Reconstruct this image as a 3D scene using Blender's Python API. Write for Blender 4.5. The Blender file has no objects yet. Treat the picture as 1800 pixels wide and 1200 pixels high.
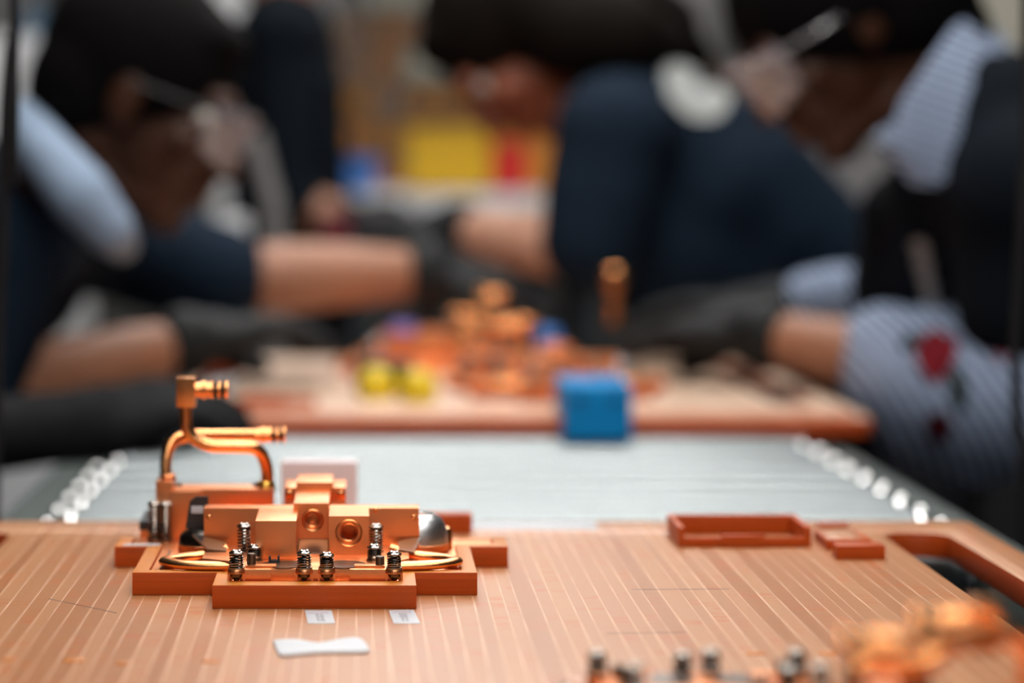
import bpy, bmesh, math, random
from mathutils import Vector, Matrix
from mathutils.bvhtree import BVHTree
random.seed(7)
PI = math.pi
scene = bpy.context.scene
COL = scene.collection

# ------------------------------------------------------------------ camera, world, lights, exposure
Z0 = 0.95            # height of the fixture pallet surface above the floor
HC = 0.23            # camera height above that surface
FP = 4250.0          # 85 mm lens on a 36 mm wide frame of 1800 px
cam_d = bpy.data.cameras.new('camera'); cam = bpy.data.objects.new('camera', cam_d); COL.objects.link(cam)
cam.location = (0, 0, Z0 + HC); cam.rotation_euler = (PI/2, 0, 0)
cam_d.lens = 85; cam_d.sensor_width = 36
cam_d.shift_x = (900-636)/1800; cam_d.shift_y = -(600-305)/1800
cam_d.clip_start = .02; cam_d.clip_end = 40
cam_d.dof.use_dof = True; cam_d.dof.focus_distance = 1.298; cam_d.dof.aperture_fstop = 3.0
scene.camera = cam
w = bpy.data.worlds.new('world'); scene.world = w; w.use_nodes = True
w.node_tree.nodes['Background'].inputs[0].default_value = (.75, .85, 1, 1)
w.node_tree.nodes['Background'].inputs[1].default_value = .05
vs = scene.view_settings
vs.view_transform = 'Standard'; vs.look = 'None'; vs.gamma = 1; vs.use_curve_mapping = False; vs.exposure = -0.1

def area_light(name, loc, size, power, rot=(0,0,0), col=(1,.97,.93)):
    l = bpy.data.lights.new(name, 'AREA'); l.shape = 'RECTANGLE'; l.size, l.size_y = size; l.energy = power; l.color = col
    o = bpy.data.objects.new(name, l); COL.objects.link(o); o.location = loc; o.rotation_euler = rot
    return o
FIX = [-1.5, -.4, .7, 1.7, 2.5, 3.2, 4.2, 5.6, 7.2]      # unseen strip lights across the line; several rows added to brighten copper and pallets
LIGHT_E = 23.5
# ------------------------------------------------------------------ materials
def srgb(r, g, b):
    f = lambda c: (c/255/12.92) if c/255 <= .04045 else ((c/255+.055)/1.055)**2.4
    return (f(r), f(g), f(b), 1)
def mat(name, col, rough=.5, metal=0, noise=0, nscale=30, stretch=(1,1,1), bump=0, emit=0, coat=0, spec=None, trans=0, rvar=0):
    m = bpy.data.materials.new(name); m.use_nodes = True; nt = m.node_tree; p = nt.nodes['Principled BSDF']
    p.inputs['Base Color'].default_value = col; p.inputs['Roughness'].default_value = rough; p.inputs['Metallic'].default_value = metal
    if coat: p.inputs['Coat Weight'].default_value = coat; p.inputs['Coat Roughness'].default_value = .25
    if spec is not None: p.inputs['Specular IOR Level'].default_value = spec
    if trans: p.inputs['Transmission Weight'].default_value = trans
    if emit:
        p.inputs['Emission Color'].default_value = col; p.inputs['Emission Strength'].default_value = emit
    if noise or bump or rvar:
        tc = nt.nodes.new('ShaderNodeTexCoord'); mp = nt.nodes.new('ShaderNodeMapping'); nz = nt.nodes.new('ShaderNodeTexNoise')
        mp.inputs['Scale'].default_value = stretch; nz.inputs['Scale'].default_value = nscale; nz.inputs['Detail'].default_value = 4
        nt.links.new(tc.outputs['Object'], mp.inputs[0]); nt.links.new(mp.outputs[0], nz.inputs[0])
        if noise:
            mx = nt.nodes.new('ShaderNodeMix'); mx.data_type = 'RGBA'
            mx.inputs[6].default_value = tuple(c*(1-noise) for c in col[:3])+(1,)
            mx.inputs[7].default_value = tuple(min(1, c*(1+noise)) for c in col[:3])+(1,)
            nt.links.new(nz.outputs[0], mx.inputs[0]); nt.links.new(mx.outputs[2], p.inputs['Base Color'])
        if rvar:
            mr = nt.nodes.new('ShaderNodeMapRange'); mr.inputs[1].default_value=.35; mr.inputs[2].default_value=.65
            mr.inputs[3].default_value = max(.02, rough-rvar); mr.inputs[4].default_value = rough+rvar
            nt.links.new(nz.outputs[0], mr.inputs[0]); nt.links.new(mr.outputs[0], p.inputs['Roughness'])
        if bump:
            b = nt.nodes.new('ShaderNodeBump'); b.inputs['Strength'].default_value = bump; b.inputs['Distance'].default_value = .001
            nt.links.new(nz.outputs[0], b.inputs['Height']); nt.links.new(b.outputs[0], p.inputs['Normal'])
    return m

M = {}
M['copper'] = mat('brushed_copper', (.96,.385,.165,1), .36, 1, noise=.04, nscale=300, stretch=(1,12,12), bump=.04)
M['copper_shiny'] = mat('polished_copper_tube', (.97,.43,.17,1), .27, 1, noise=.05, nscale=80)
M['brass'] = mat('brass_collar', (.75,.42,.08,1), .3, 1, noise=.05)
M['steel'] = mat('screw_steel', (.33,.30,.27,1), .2, 1, noise=.1, nscale=200)
M['dark_steel'] = mat('dark_steel_pin', (.16,.13,.11,1), .32, 1, noise=.1, nscale=100)
M['nickel'] = mat('nickel_sheet', (.74,.75,.76,1), .34, 1, noise=.1, nscale=40)
M['dark_nickel'] = mat('tarnished_sheet', (.20,.17,.15,1), .28, 1, noise=.15, nscale=40)
M['oring'] = mat('black_rubber_ring', (.02,.015,.012,1), .35, noise=.1)
M['black_plastic'] = mat('black_plastic', (.025,.025,.027,1), .4, noise=.1)
M['sticker'] = mat('white_sticker', srgb(196,198,204), .45, noise=.02)
M['print_grey'] = mat('grey_print', srgb(190,180,185), .6, noise=.05)
M['print_dark'] = mat('dark_print', srgb(95,85,90), .6, noise=.05)
M['foam'] = mat('white_foam', srgb(208,210,214), .6, noise=.03)
M['white_plastic'] = mat('white_plastic', srgb(228,218,222), .5, noise=.02)
M['rubber_glove'] = mat('grey_nitrile_glove', (.011,.012,.013,1), .6, spec=.22, noise=.25, nscale=25, bump=.4)
M['shaded_glove'] = mat('shaded_glove', (.008,.008,.009,1), .8, spec=.2, noise=.4, nscale=60, bump=.6)  # same glove, colour darkened for the shade under the neighbouring arm
M['roller'] = mat('zinc_roller', (.185,.205,.21,1), .33, 1, noise=.08, nscale=30, stretch=(.3,3,3))
M['rail'] = mat('grey_green_rail', srgb(78,86,84), .45, 0, noise=.12, nscale=20)
M['chrome'] = mat('bright_axle_end', (.9,.9,.9,1), .08, 1, noise=.02)
M['frame_grey'] = mat('painted_frame', srgb(50,54,58), .5, noise=.1)
M['blue_block'] = mat('blue_plastic', (.0,.25,.60,1), .5, spec=.25, noise=.05)
M['blue_dark'] = mat('dark_blue_plastic', (.0,.09,.27,1), .5, noise=.05)
M['yellow'] = mat('yellow_plastic', (.75,.55,.01,1), .35, noise=.05)
M['yellow_bin'] = mat('yellow_bin_plastic', (.72,.42,.004,1), .5, noise=.05)
M['purple'] = mat('violet_plastic', srgb(150,130,215), .4, noise=.05)
M['lblue'] = mat('light_blue_plastic', srgb(70,130,210), .35, noise=.05)
M['navy'] = mat('navy_cotton', (.0075,.0165,.031,1), .9, spec=.15, noise=.35, nscale=9, bump=.5)
M['navy_dark'] = mat('dark_navy_knit', (.0035,.006,.010,1), .9, spec=.12, noise=.35, nscale=9, bump=.5)
M['pants'] = mat('dark_trousers', (.012,.013,.018,1), .9, noise=.2, nscale=9)
M['shoe'] = mat('black_shoe', (.01,.01,.01,1), .5, noise=.1)
M['skin_shaded'] = mat('shaded_brown_skin', (.050,.016,.006,1), .5, spec=.3, noise=.12, nscale=12)  # shade of the downturned faces put into the colour; same people's forearms are lighter
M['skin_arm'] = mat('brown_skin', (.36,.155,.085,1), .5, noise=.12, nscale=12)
M['skin_shaded_red'] = mat('shaded_reddish_skin', (.26,.07,.03,1), .5, noise=.12, nscale=12)  # shade on the bent head put into the colour; same person's arms are lighter
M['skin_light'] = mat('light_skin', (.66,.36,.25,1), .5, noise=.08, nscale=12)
M['hair'] = mat('black_hair', (.002,.0015,.0015,1), .85, spec=.12, noise=.4, nscale=60, bump=1)
M['hair_brown'] = mat('dark_brown_hair', (.005,.003,.002,1), .85, spec=.12, noise=.4, nscale=60, stretch=(1,1,4), bump=1)
M['hair_strand'] = mat('brown_ponytail', (.10,.055,.025,1), .6, noise=.4, nscale=60, bump=1)
M['collar_blue'] = mat('pale_blue_collar', srgb(150,170,195), .8, noise=.08, nscale=12)
M['lens'] = mat('clear_safety_lens', (.9,.85,.88,1), .06, trans=.75, noise=.02)
M['eye'] = mat('eye_white', (.6,.55,.5,1), .2, noise=.02)
M['white_cloth'] = mat('white_print', srgb(225,228,226), .7, noise=.03)
M['lanyard'] = mat('off_white_strap', srgb(190,188,188), .6, noise=.05)
M['rose'] = mat('rose_print', (.38,.012,.03,1), .8, noise=.5, nscale=40)
M['leaf'] = mat('leaf_print', (.025,.045,.03,1), .8, noise=.4, nscale=40)
M['case_cloth'] = mat('dark_grey_cloth', (.022,.026,.032,1), .8, noise=.4, nscale=60, bump=.8)
M['floor'] = mat('grey_concrete_floor', srgb(70,70,72), .55, noise=.15, nscale=3)
M['wall'] = mat('grey_painted_wall', srgb(92,92,90), .8, noise=.1, nscale=2)
M['ceiling'] = mat('dark_ceiling', srgb(60,62,66), .9, noise=.1, nscale=2)
M['lamp'] = mat('lamp_diffuser', (1,.975,.94,1), .5, emit=LIGHT_E)
M['lamp_body'] = mat('lamp_housing', srgb(200,200,200), .4, noise=.03)
M['beige'] = mat('beige_paint', srgb(190,186,170), .7, noise=.08)
M['lgrey'] = mat('light_grey_plastic', srgb(222,224,226), .6, noise=.04)
M['mgrey'] = mat('mid_grey_paint', srgb(120,118,118), .6, noise=.08)
M['cart'] = mat('cardboard', srgb(170,120,75), .85, noise=.15, nscale=12)
M['orange_bin'] = mat('orange_plastic', (.62,.22,.015,1), .5, noise=.08)
M['amber_bin'] = mat('amber_plastic', (.48,.19,.006,1), .5, noise=.1)
M['red_bin'] = mat('red_plastic', (.68,.005,.01,1), .5, noise=.08)
M['tan_bin'] = mat('tan_card', (.35,.21,.13,1), .7, noise=.2, nscale=10)
M['maroon'] = mat('dark_red_plastic', (.13,.008,.015,1), .5, noise=.3, nscale=20)
M['cable'] = mat('black_cable', (.006,.006,.007,1), .5, noise=.1)
M['graphite'] = mat('pencil_graphite', (.12,.10,.11,1), .6, noise=.2)
M['teal'] = mat('teal_paint', srgb(60,92,115), .6, noise=.1)

def resin_side():
    m = mat('orange_phenolic_side', (.47,.070,.002,1), .48, spec=.35, noise=.4, nscale=1, stretch=(5,5,900))
    p = m.node_tree.nodes['Principled BSDF']; p.inputs['Subsurface Weight'].default_value = .35; p.inputs['Subsurface Radius'].default_value = (1,.25,.05); p.inputs['Subsurface Scale'].default_value = .003
    return m
M['resin'] = resin_side()
M['resin_top'] = mat('amber_phenolic_top', (.60,.19,.018,1), .45, noise=.12, nscale=25)

def milled(name='milled_phenolic', c0=(.40,.14,.040,1), c1=(.53,.24,.094,1), ridge_c=(.80,.50,.33,1), mark=(.50,.125,.018,1)):
    """milled face of the phenolic plate: pass bands about 8.5 mm wide with pale ridges and chatter; sides stay orange"""
    m = bpy.data.materials.new(name); m.use_nodes = True; nt = m.node_tree; N = nt.nodes; L = nt.links
    p = N['Principled BSDF']
    tc = N.new('ShaderNodeTexCoord'); sx = N.new('ShaderNodeSeparateXYZ'); L.new(tc.outputs['Object'], sx.inputs[0])
    def math_(op, a, b=None, c=None):
        n = N.new('ShaderNodeMath'); n.operation = op
        for i, v in enumerate((a, b, c)):
            if v is None: continue
            if isinstance(v, (int, float)): n.inputs[i].default_value = v
            else: L.new(v, n.inputs[i])
        return n.outputs[0]
    X, Y, Zc = sx.outputs
    wob = N.new('ShaderNodeTexNoise'); wob.inputs['Scale'].default_value = 55; wob.inputs['Detail'].default_value = 1
    cmb0 = N.new('ShaderNodeCombineXYZ'); L.new(X, cmb0.inputs[0]); L.new(math_('MULTIPLY', Y, .02), cmb0.inputs[1]); L.new(cmb0.outputs[0], wob.inputs[0])
    u = math_('ADD', math_('DIVIDE', X, .0088), math_('MULTIPLY', wob.outputs[0], 1.3))
    band = math_('FLOOR', u); fr = math_('FRACT', u)
    wn = N.new('ShaderNodeTexWhiteNoise'); wn.noise_dimensions = '1D'; L.new(band, wn.inputs['W'])
    # ridge line near the band edge
    d = math_('ABSOLUTE', math_('SUBTRACT', fr, .06))
    ridge = math_('SUBTRACT', 1, math_('SMOOTH_MIN', math_('DIVIDE', d, .085), 1, .1))
    # chatter rows across the band
    row = N.new('ShaderNodeTexNoise'); row.inputs['Scale'].default_value = 1; row.inputs['Detail'].default_value = 2
    cmb = N.new('ShaderNodeCombineXYZ'); L.new(math_('MULTIPLY', band, 3.7), cmb.inputs[0]); L.new(math_('MULTIPLY', Y, 260), cmb.inputs[1]); L.new(math_('MULTIPLY', fr, .5), cmb.inputs[2])
    L.new(cmb.outputs[0], row.inputs[0])
    patch = N.new('ShaderNodeTexNoise'); patch.inputs['Scale'].default_value = 1; patch.inputs['Detail'].default_value = 1
    cmb2 = N.new('ShaderNodeCombineXYZ'); L.new(math_('MULTIPLY', band, 7.3), cmb2.inputs[0]); L.new(math_('MULTIPLY', Y, 22), cmb2.inputs[1]); L.new(cmb2.outputs[0], patch.inputs[0])
    chat = N.new('ShaderNodeMapRange'); chat.inputs[1].default_value = .50; chat.inputs[2].default_value = .58; L.new(row.outputs[0], chat.inputs[0])
    pm = N.new('ShaderNodeMapRange'); pm.inputs[1].default_value = .50; pm.inputs[2].default_value = .60; L.new(patch.outputs[0], pm.inputs[0])
    mask = math_('MULTIPLY', math_('MULTIPLY', chat.outputs[0], pm.outputs[0]), .75)
    big = N.new('ShaderNodeTexNoise'); big.inputs['Scale'].default_value = 5; L.new(tc.outputs['Object'], big.inputs[0])
    base = N.new('ShaderNodeMix'); base.data_type = 'RGBA'
    base.inputs[6].default_value = c0; base.inputs[7].default_value = c1
    bf = math_('MULTIPLY', math_('ADD', wn.outputs['Value'], big.outputs[0]), .5); L.new(bf, base.inputs[0])
    m1 = N.new('ShaderNodeMix'); m1.data_type = 'RGBA'; L.new(base.outputs[2], m1.inputs[6]); m1.inputs[7].default_value = mark; L.new(mask, m1.inputs[0])
    m2 = N.new('ShaderNodeMix'); m2.data_type = 'RGBA'; L.new(m1.outputs[2], m2.inputs[6]); m2.inputs[7].default_value = ridge_c; L.new(math_('MULTIPLY', ridge, math_('SUBTRACT', math_('MULTIPLY', patch.outputs[0], 1.9), .25)), m2.inputs[0])
    # sides of the plate
    ge = N.new('ShaderNodeNewGeometry'); sn = N.new('ShaderNodeSeparateXYZ'); L.new(ge.outputs['True Normal'], sn.inputs[0])
    up = math_('GREATER_THAN', sn.outputs[2], .8)
    m3 = N.new('ShaderNodeMix'); m3.data_type = 'RGBA'; m3.inputs[6].default_value = (.52,.07,.006,1); L.new(m2.outputs[2], m3.inputs[7]); L.new(up, m3.inputs[0])
    L.new(m3.outputs[2], p.inputs['Base Color'])
    rr = N.new('ShaderNodeMapRange'); rr.inputs[3].default_value = .36; rr.inputs[4].default_value = .46; p.inputs['Coat Weight'].default_value = .35; p.inputs['Coat Roughness'].default_value = .45; L.new(wn.outputs['Value'], rr.inputs[0]); L.new(rr.outputs[0], p.inputs['Roughness'])
    b = N.new('ShaderNodeBump'); b.inputs['Strength'].default_value = .25; b.inputs['Distance'].default_value = .0004
    L.new(math_('ADD', ridge, math_('MULTIPLY', mask, -.6)), b.inputs['Height']); L.new(b.outputs[0], p.inputs['Normal'])
    return m
M['milled'] = milled()
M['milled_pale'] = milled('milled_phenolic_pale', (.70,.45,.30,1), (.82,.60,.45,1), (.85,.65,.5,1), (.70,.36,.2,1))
M['front_band'] = mat('unmilled_band', (.56,.17,.06,1), .45, noise=.1)

def stripes(name, a, b, scale, rot=0, spots=False):
    m = bpy.data.materials.new(name); m.use_nodes = True; nt = m.node_tree; p = nt.nodes['Principled BSDF']; p.inputs['Roughness'].default_value = .85
    tc = nt.nodes.new('ShaderNodeTexCoord'); mp = nt.nodes.new('ShaderNodeMapping'); mp.inputs['Rotation'].default_value = (0, rot, 0)
    wv = nt.nodes.new('ShaderNodeTexWave'); wv.inputs['Scale'].default_value = scale; wv.inputs['Distortion'].default_value = .6; wv.bands_direction = 'X'
    cr = nt.nodes.new('ShaderNodeValToRGB'); cr.color_ramp.elements[0].color = a; cr.color_ramp.elements[1].color = b
    cr.color_ramp.elements[0].position = .35; cr.color_ramp.elements[1].position = .6
    nt.links.new(tc.outputs['Object'], mp.inputs[0]); nt.links.new(mp.outputs[0], wv.inputs[0]); nt.links.new(wv.outputs[0], cr.inputs[0]); nt.links.new(cr.outputs[0], p.inputs['Base Color'])
    return m
M['stripe_shirt'] = stripes('blue_white_striped_cotton', srgb(70,92,130), srgb(178,192,215), 32, .5)
M['stripe_collar'] = stripes('striped_collar_cotton', srgb(92,115,155), srgb(190,203,224), 32, 1.25)

# ------------------------------------------------------------------ mesh helpers
class MB:
    def __init__(s): s.bm = bmesh.new()
    def add(s, verts, faces, smooth=False):
        vv = [s.bm.verts.new(v) for v in verts]
        for f in faces:
            try: fc = s.bm.faces.new([vv[i] for i in f]); fc.smooth = smooth
            except ValueError: pass
        return vv
    def box(s, x0, x1, y0, y1, z0, z1, bev=0.0):
        if x0 > x1: x0, x1 = x1, x0
        if y0 > y1: y0, y1 = y1, y0
        t = bmesh.new(); bmesh.ops.create_cube(t, size=1)
        for v in t.verts: v.co = Vector(((x0+x1)/2+v.co.x*(x1-x0), (y0+y1)/2+v.co.y*(y1-y0), (z0+z1)/2+v.co.z*(z1-z0)))
        if bev: bmesh.ops.bevel(t, geom=list(t.edges), offset=bev, segments=2, affect='EDGES', profile=.7)
        s.merge(t); return s
    def merge(s, t, mtx=None, smooth=None):
        t.verts.index_update()
        vv = [s.bm.verts.new(mtx @ v.co if mtx else v.co) for v in t.verts]
        for f in t.faces:
            try: fc = s.bm.faces.new([vv[v.index] for v in f.verts]); fc.smooth = f.smooth if smooth is None else smooth
            except ValueError: pass
        t.free()
    def tube(s, pts, r, seg=14, caps=True, sq=None):
        """sweep; r number or list; sq=(rx,rz) flattens the profile (side, up)"""
        pts = [Vector(p) for p in pts]; n = len(pts)
        rs = r if isinstance(r, (list, tuple)) else [r]*n
        tan = [(pts[min(i+1, n-1)]-pts[max(i-1, 0)]).normalized() for i in range(n)]
        ref = Vector((0,0,1)) if abs(tan[0].z) < .9 else Vector((1,0,0))
        u = tan[0].cross(ref).normalized(); rings = []
        for i in range(n):
            u = (u-tan[i]*u.dot(tan[i])).normalized(); v = tan[i].cross(u)
            if sq: ring = [pts[i]+u*math.cos(a)*sq[0]*rs[i]+v*math.sin(a)*sq[1]*rs[i] for a in [2*PI*k/seg for k in range(seg)]]
            else: ring = [pts[i]+(u*math.cos(a)+v*math.sin(a))*rs[i] for a in [2*PI*k/seg for k in range(seg)]]
            rings.append(ring)
        verts = [p for rg in rings for p in rg]; faces = []
        for i in range(n-1):
            for k in range(seg):
                a, b = i*seg+k, i*seg+(k+1) % seg
                faces.append((a, b, b+seg, a+seg))
        if caps: faces += [tuple(reversed(range(seg))), tuple(range((n-1)*seg, n*seg))]
        s.add(verts, faces, True); return s
    def lathe(s, o, axis, prof, seg=20):
        """prof: list of (distance along axis, radius)"""
        o = Vector(o); ax = Vector(axis).normalized(); ref = Vector((0,0,1)) if abs(ax.z) < .9 else Vector((1,0,0))
        u = ax.cross(ref).normalized(); v = ax.cross(u); verts = []; faces = []
        for (t, r) in prof:
            for k in range(seg):
                a = 2*PI*k/seg; verts.append(o+ax*t+(u*math.cos(a)+v*math.sin(a))*max(r, 1e-5))
        for i in range(len(prof)-1):
            for k in range(seg):
                a, b = i*seg+k, i*seg+(k+1) % seg; faces.append((a, b, b+seg, a+seg))
        faces += [tuple(reversed(range(seg))), tuple(range((len(prof)-1)*seg, len(prof)*seg))]
        s.add(verts, faces, True); return s
    def plate(s, loops, a0, a1, plane='XY', bev=0.0):
        """2D outline with holes, given thickness; plane XY -> z a0..a1, XZ -> y a0..a1"""
        cu = bpy.data.curves.new('t', 'CURVE'); cu.dimensions = '2D'; cu.fill_mode = 'BOTH'
        for lp in loops:
            sp = cu.splines.new('POLY'); sp.points.add(len(lp)-1)
            for i, (x, y) in enumerate(lp): sp.points[i].co = (x, y, 0, 1)
            sp.use_cyclic_u = True
        cu.extrude = abs(a1-a0)/2-bev; cu.bevel_depth = bev; cu.bevel_resolution = 1; cu.offset = -bev
        ob = bpy.data.objects.new('t', cu); COL.objects.link(ob)
        dg = bpy.context.evaluated_depsgraph_get(); me = bpy.data.meshes.new_from_object(ob.evaluated_get(dg))
        bpy.data.objects.remove(ob); bpy.data.curves.remove(cu)
        t = bmesh.new(); t.from_mesh(me); bpy.data.meshes.remove(me); bmesh.ops.remove_doubles(t, verts=t.verts, dist=1e-6)
        for f in t.faces: f.smooth = False
        c = (a0+a1)/2
        if plane == 'XY': mt = Matrix.Translation((0,0,c))
        else: mt = Matrix.Translation((0,c,0)) @ Matrix.Rotation(PI/2, 4, 'X')
        s.merge(t, mt); return s

def world_origin(o):
    v = Vector((0,0,0))
    while o: v += o.location; o = o.parent
    return v
def tag(o, label=None, cat=None, group=None, kind=None):
    if label: o['label'] = label
    if cat: o['category'] = cat
    if group: o['group'] = group
    if kind: o['kind'] = kind
    return o
def obj(name, mb, m, parent=None, origin=None, sharp=True):
    """links the mesh (world coordinates) as one object; its origin at the base (or at `origin`)"""
    bm = mb.bm if isinstance(mb, MB) else mb
    bmesh.ops.recalc_face_normals(bm, faces=bm.faces)
    if origin is None:
        xs = [v.co.x for v in bm.verts]; ys = [v.co.y for v in bm.verts]; zs = [v.co.z for v in bm.verts]
        origin = Vector(((min(xs)+max(xs))/2, (min(ys)+max(ys))/2, min(zs)))
    origin = Vector(origin)
    for v in bm.verts: v.co -= origin
    me = bpy.data.meshes.new(name); bm.to_mesh(me); bm.free(); me.materials.append(m)
    if sharp: me.set_sharp_from_angle(angle=math.radians(40))
    o = bpy.data.objects.new(name, me); COL.objects.link(o)
    if parent: o.parent = parent; o.location = origin-world_origin(parent)
    else: o.location = origin
    return o
def thing(name, loc, label, cat, group=None):
    o = bpy.data.objects.new(name, None); COL.objects.link(o); o.location = loc; o.empty_display_size = .05
    return tag(o, label, cat, group)
def copy_tree(o, parent=None):
    c = o.copy(); COL.objects.link(c); c.parent = parent
    for ch in list(o.children): copy_tree(ch, c)
    return c
def U(px, py, d):
    return Vector(((px-636)*d/FP, d, Z0+HC-(py-305)*d/FP))
def smooth_path(pts, k=6):
    pts = [Vector(p) for p in pts]; out = []
    for i in range(len(pts)-1):
        p0 = pts[max(i-1, 0)]; p1 = pts[i]; p2 = pts[i+1]; p3 = pts[min(i+2, len(pts)-1)]
        for j in range(k):
            t = j/k; out.append(.5*((2*p1)+(-p0+p2)*t+(2*p0-5*p1+4*p2-p3)*t*t+(-p0+3*p1-3*p2+p3)*t**3))
    out.append(pts[-1]); return out
def fillet(pts, rad, k=7):
    pts = [Vector(p) for p in pts]; out = [pts[0]]
    rads = rad if isinstance(rad, (list, tuple)) else [rad]*len(pts)
    for i in range(1, len(pts)-1):
        a = pts[i-1]-pts[i]; b = pts[i+1]-pts[i]; r = min(rads[i], a.length*.49, b.length*.49)
        p = pts[i]+a.normalized()*r; q = pts[i]+b.normalized()*r
        for j in range(k+1):
            t = j/k; out.append(p*(1-t)**2+pts[i]*2*t*(1-t)+q*t*t)
    out.append(pts[-1]); return out
def circle(cx, cy, r, n=24, rev=False):
    l = [(cx+r*math.cos(2*PI*k/n), cy+r*math.sin(2*PI*k/n)) for k in range(n)]
    return l[::-1] if rev else l
def rrect(x0, x1, y0, y1, r, n=5):
    out = []
    for cx, cy, a0 in ((x1-r, y1-r, 0), (x0+r, y1-r, PI/2), (x0+r, y0+r, PI), (x1-r, y0+r, 3*PI/2)):
        for k in range(n+1): a = a0+PI/2*k/n; out.append((cx+r*math.cos(a), cy+r*math.sin(a)))
    return out

# ------------------------------------------------------------------ the setting
def struct(name, mb, m): return tag(obj(name, mb, m), kind='structure')
struct('floor', MB().box(-5, 5, -3, 9, -.1, 0), M['floor'])
struct('ceiling', MB().box(-5, 5, -3, 9, 3.3, 3.4), M['ceiling'])
struct('wall_back', MB().box(-5, 5, 8.9, 9, 0, 3.3), M['wall'])
struct('wall_left', MB().box(-5, -4.9, -3, 8.9, 0, 3.3), M['wall'])
struct('wall_right', MB().box(4.9, 5, -3, 8.9, 0, 3.3), M['wall'])
struct('wall_front', MB().box(-4.9, 4.9, -3, -2.9, 0, 3.3), M['wall'])
ORD = ('first', 'second', 'third', 'fourth', 'fifth', 'sixth', 'seventh', 'eighth', 'ninth', 'tenth')
for i, y in enumerate(FIX):
    x, z = .2, 2.55
    t = thing('unseen_strip_light', (x, y, z), f'unseen long white strip light hung across the conveyor, {ORD[i]} from the camera end', 'lamp', 'strip lights above the conveyor')
    obj('housing', MB().box(x-.67, x+.67, y-.09, y+.09, z, z+.06, .01), M['lamp_body'], t)
    obj('diffuser', MB().box(x-.65, x+.65, y-.075, y+.075, z-.025, z, .008), M['lamp'], t)
    for sx in (-.5, .5): obj('hanger', MB().tube([(x+sx, y, z+.06), (x+sx, y, 3.3)], .004, 8), M['dark_steel'], t)

# ------------------------------------------------------------------ roller conveyor
ZR = Z0-.016           # top of the rollers
XR0, XR1 = -.215, .411
cv = thing('roller_conveyor', ((XR0+XR1)/2, 2.3, 0), 'long steel roller conveyor carrying the two orange pallets', 'conveyor')
for sx, x0, x1 in ((-1, XR0-.055, XR0-.008), (1, XR1+.008, XR1+.042)):
    obj('side_rail', MB().plate([[(x0, ZR-.10), (x1, ZR-.10), (x1, ZR-.012), (x0, ZR-.012)]], 1.612, 3.2, 'XZ', .002), M['rail'], cv)
obj('cross_beam', MB().box(XR0-.03, XR1+.03, 1.72, 1.77, ZR-.16, ZR-.10), M['frame_grey'], cv)
obj('cross_beam', MB().box(XR0-.03, XR1+.03, 3.08, 3.13, ZR-.16, ZR-.10), M['frame_grey'], cv)
for x in (XR0-.03, XR1+.024):
    for y in (1.65, 3.16):
        obj('leg', MB().box(x-.02, x+.02, y-.02, y+.02, 0, ZR-.10, .002), M['frame_grey'], cv)
RR = .0235; y = 1.645; k = 0
rprof = [(0, .012), (.002, RR-.002), (.004, RR), (XR1-XR0-.008, RR), (XR1-XR0-.006, RR-.002), (XR1-XR0-.004, .012)]
first = None
while y < 3.17:
    if first is None:
        first = obj('roller', MB().lathe((XR0+.002, y, ZR-RR), (1,0,0), rprof, 28), M['roller'], cv)
        a = MB(); a.lathe((XR0-.006, y, ZR-RR), (1,0,0), [(0,.004),(.001,.006),(XR1-XR0+.011,.006),(XR1-XR0+.012,.004)], 10)
        obj('axle', a, M['chrome'], first)
        for xx, dr in ((XR0+.001, -1), (XR1-.001, 1)):
            obj('end_cap', MB().lathe((xx, y, ZR-RR), (dr,0,0), [(-.003,.0225),(.0,.0228),(.003,.019),(.0045,.010)], 20), M['chrome'], first)
        y0r = y
    else:
        c = copy_tree(first, cv); c.location.y += y-y0r
    y += .0675
# bolt heads on the rails at each axle seen between the pallets
bolt0 = None
for i in range(10):
    yy = 1.645+i*.0675
    for x in (XR0-.018, XR1+.017):
        if bolt0 is None:
            bolt0 = obj('rail_bolt', MB().lathe((x, yy, ZR-.014), (0,0,1), [(0,.0058),(.003,.0058),(.0052,.0035),(.006,.0001)], 12), M['chrome'], cv); b0 = (x, yy)
        else:
            c = copy_tree(bolt0, cv); c.location.x += x-b0[0]; c.location.y += yy-b0[1]

ls = thing('lift_station', (.02, 1.16, 0), 'dark steel lift table under the near pallet', 'table')
obj('lift_plate', MB().box(-.20, .30, .78, 1.585, ZR-.02, ZR, .002), M['frame_grey'], ls)
obj('column', MB().box(-.08, .12, 1.0, 1.3, .02, ZR-.02, .004), M['frame_grey'], ls)
obj('foot_plate', MB().box(-.2, .25, .85, 1.5, 0, .02, .003), M['frame_grey'], ls)
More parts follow.
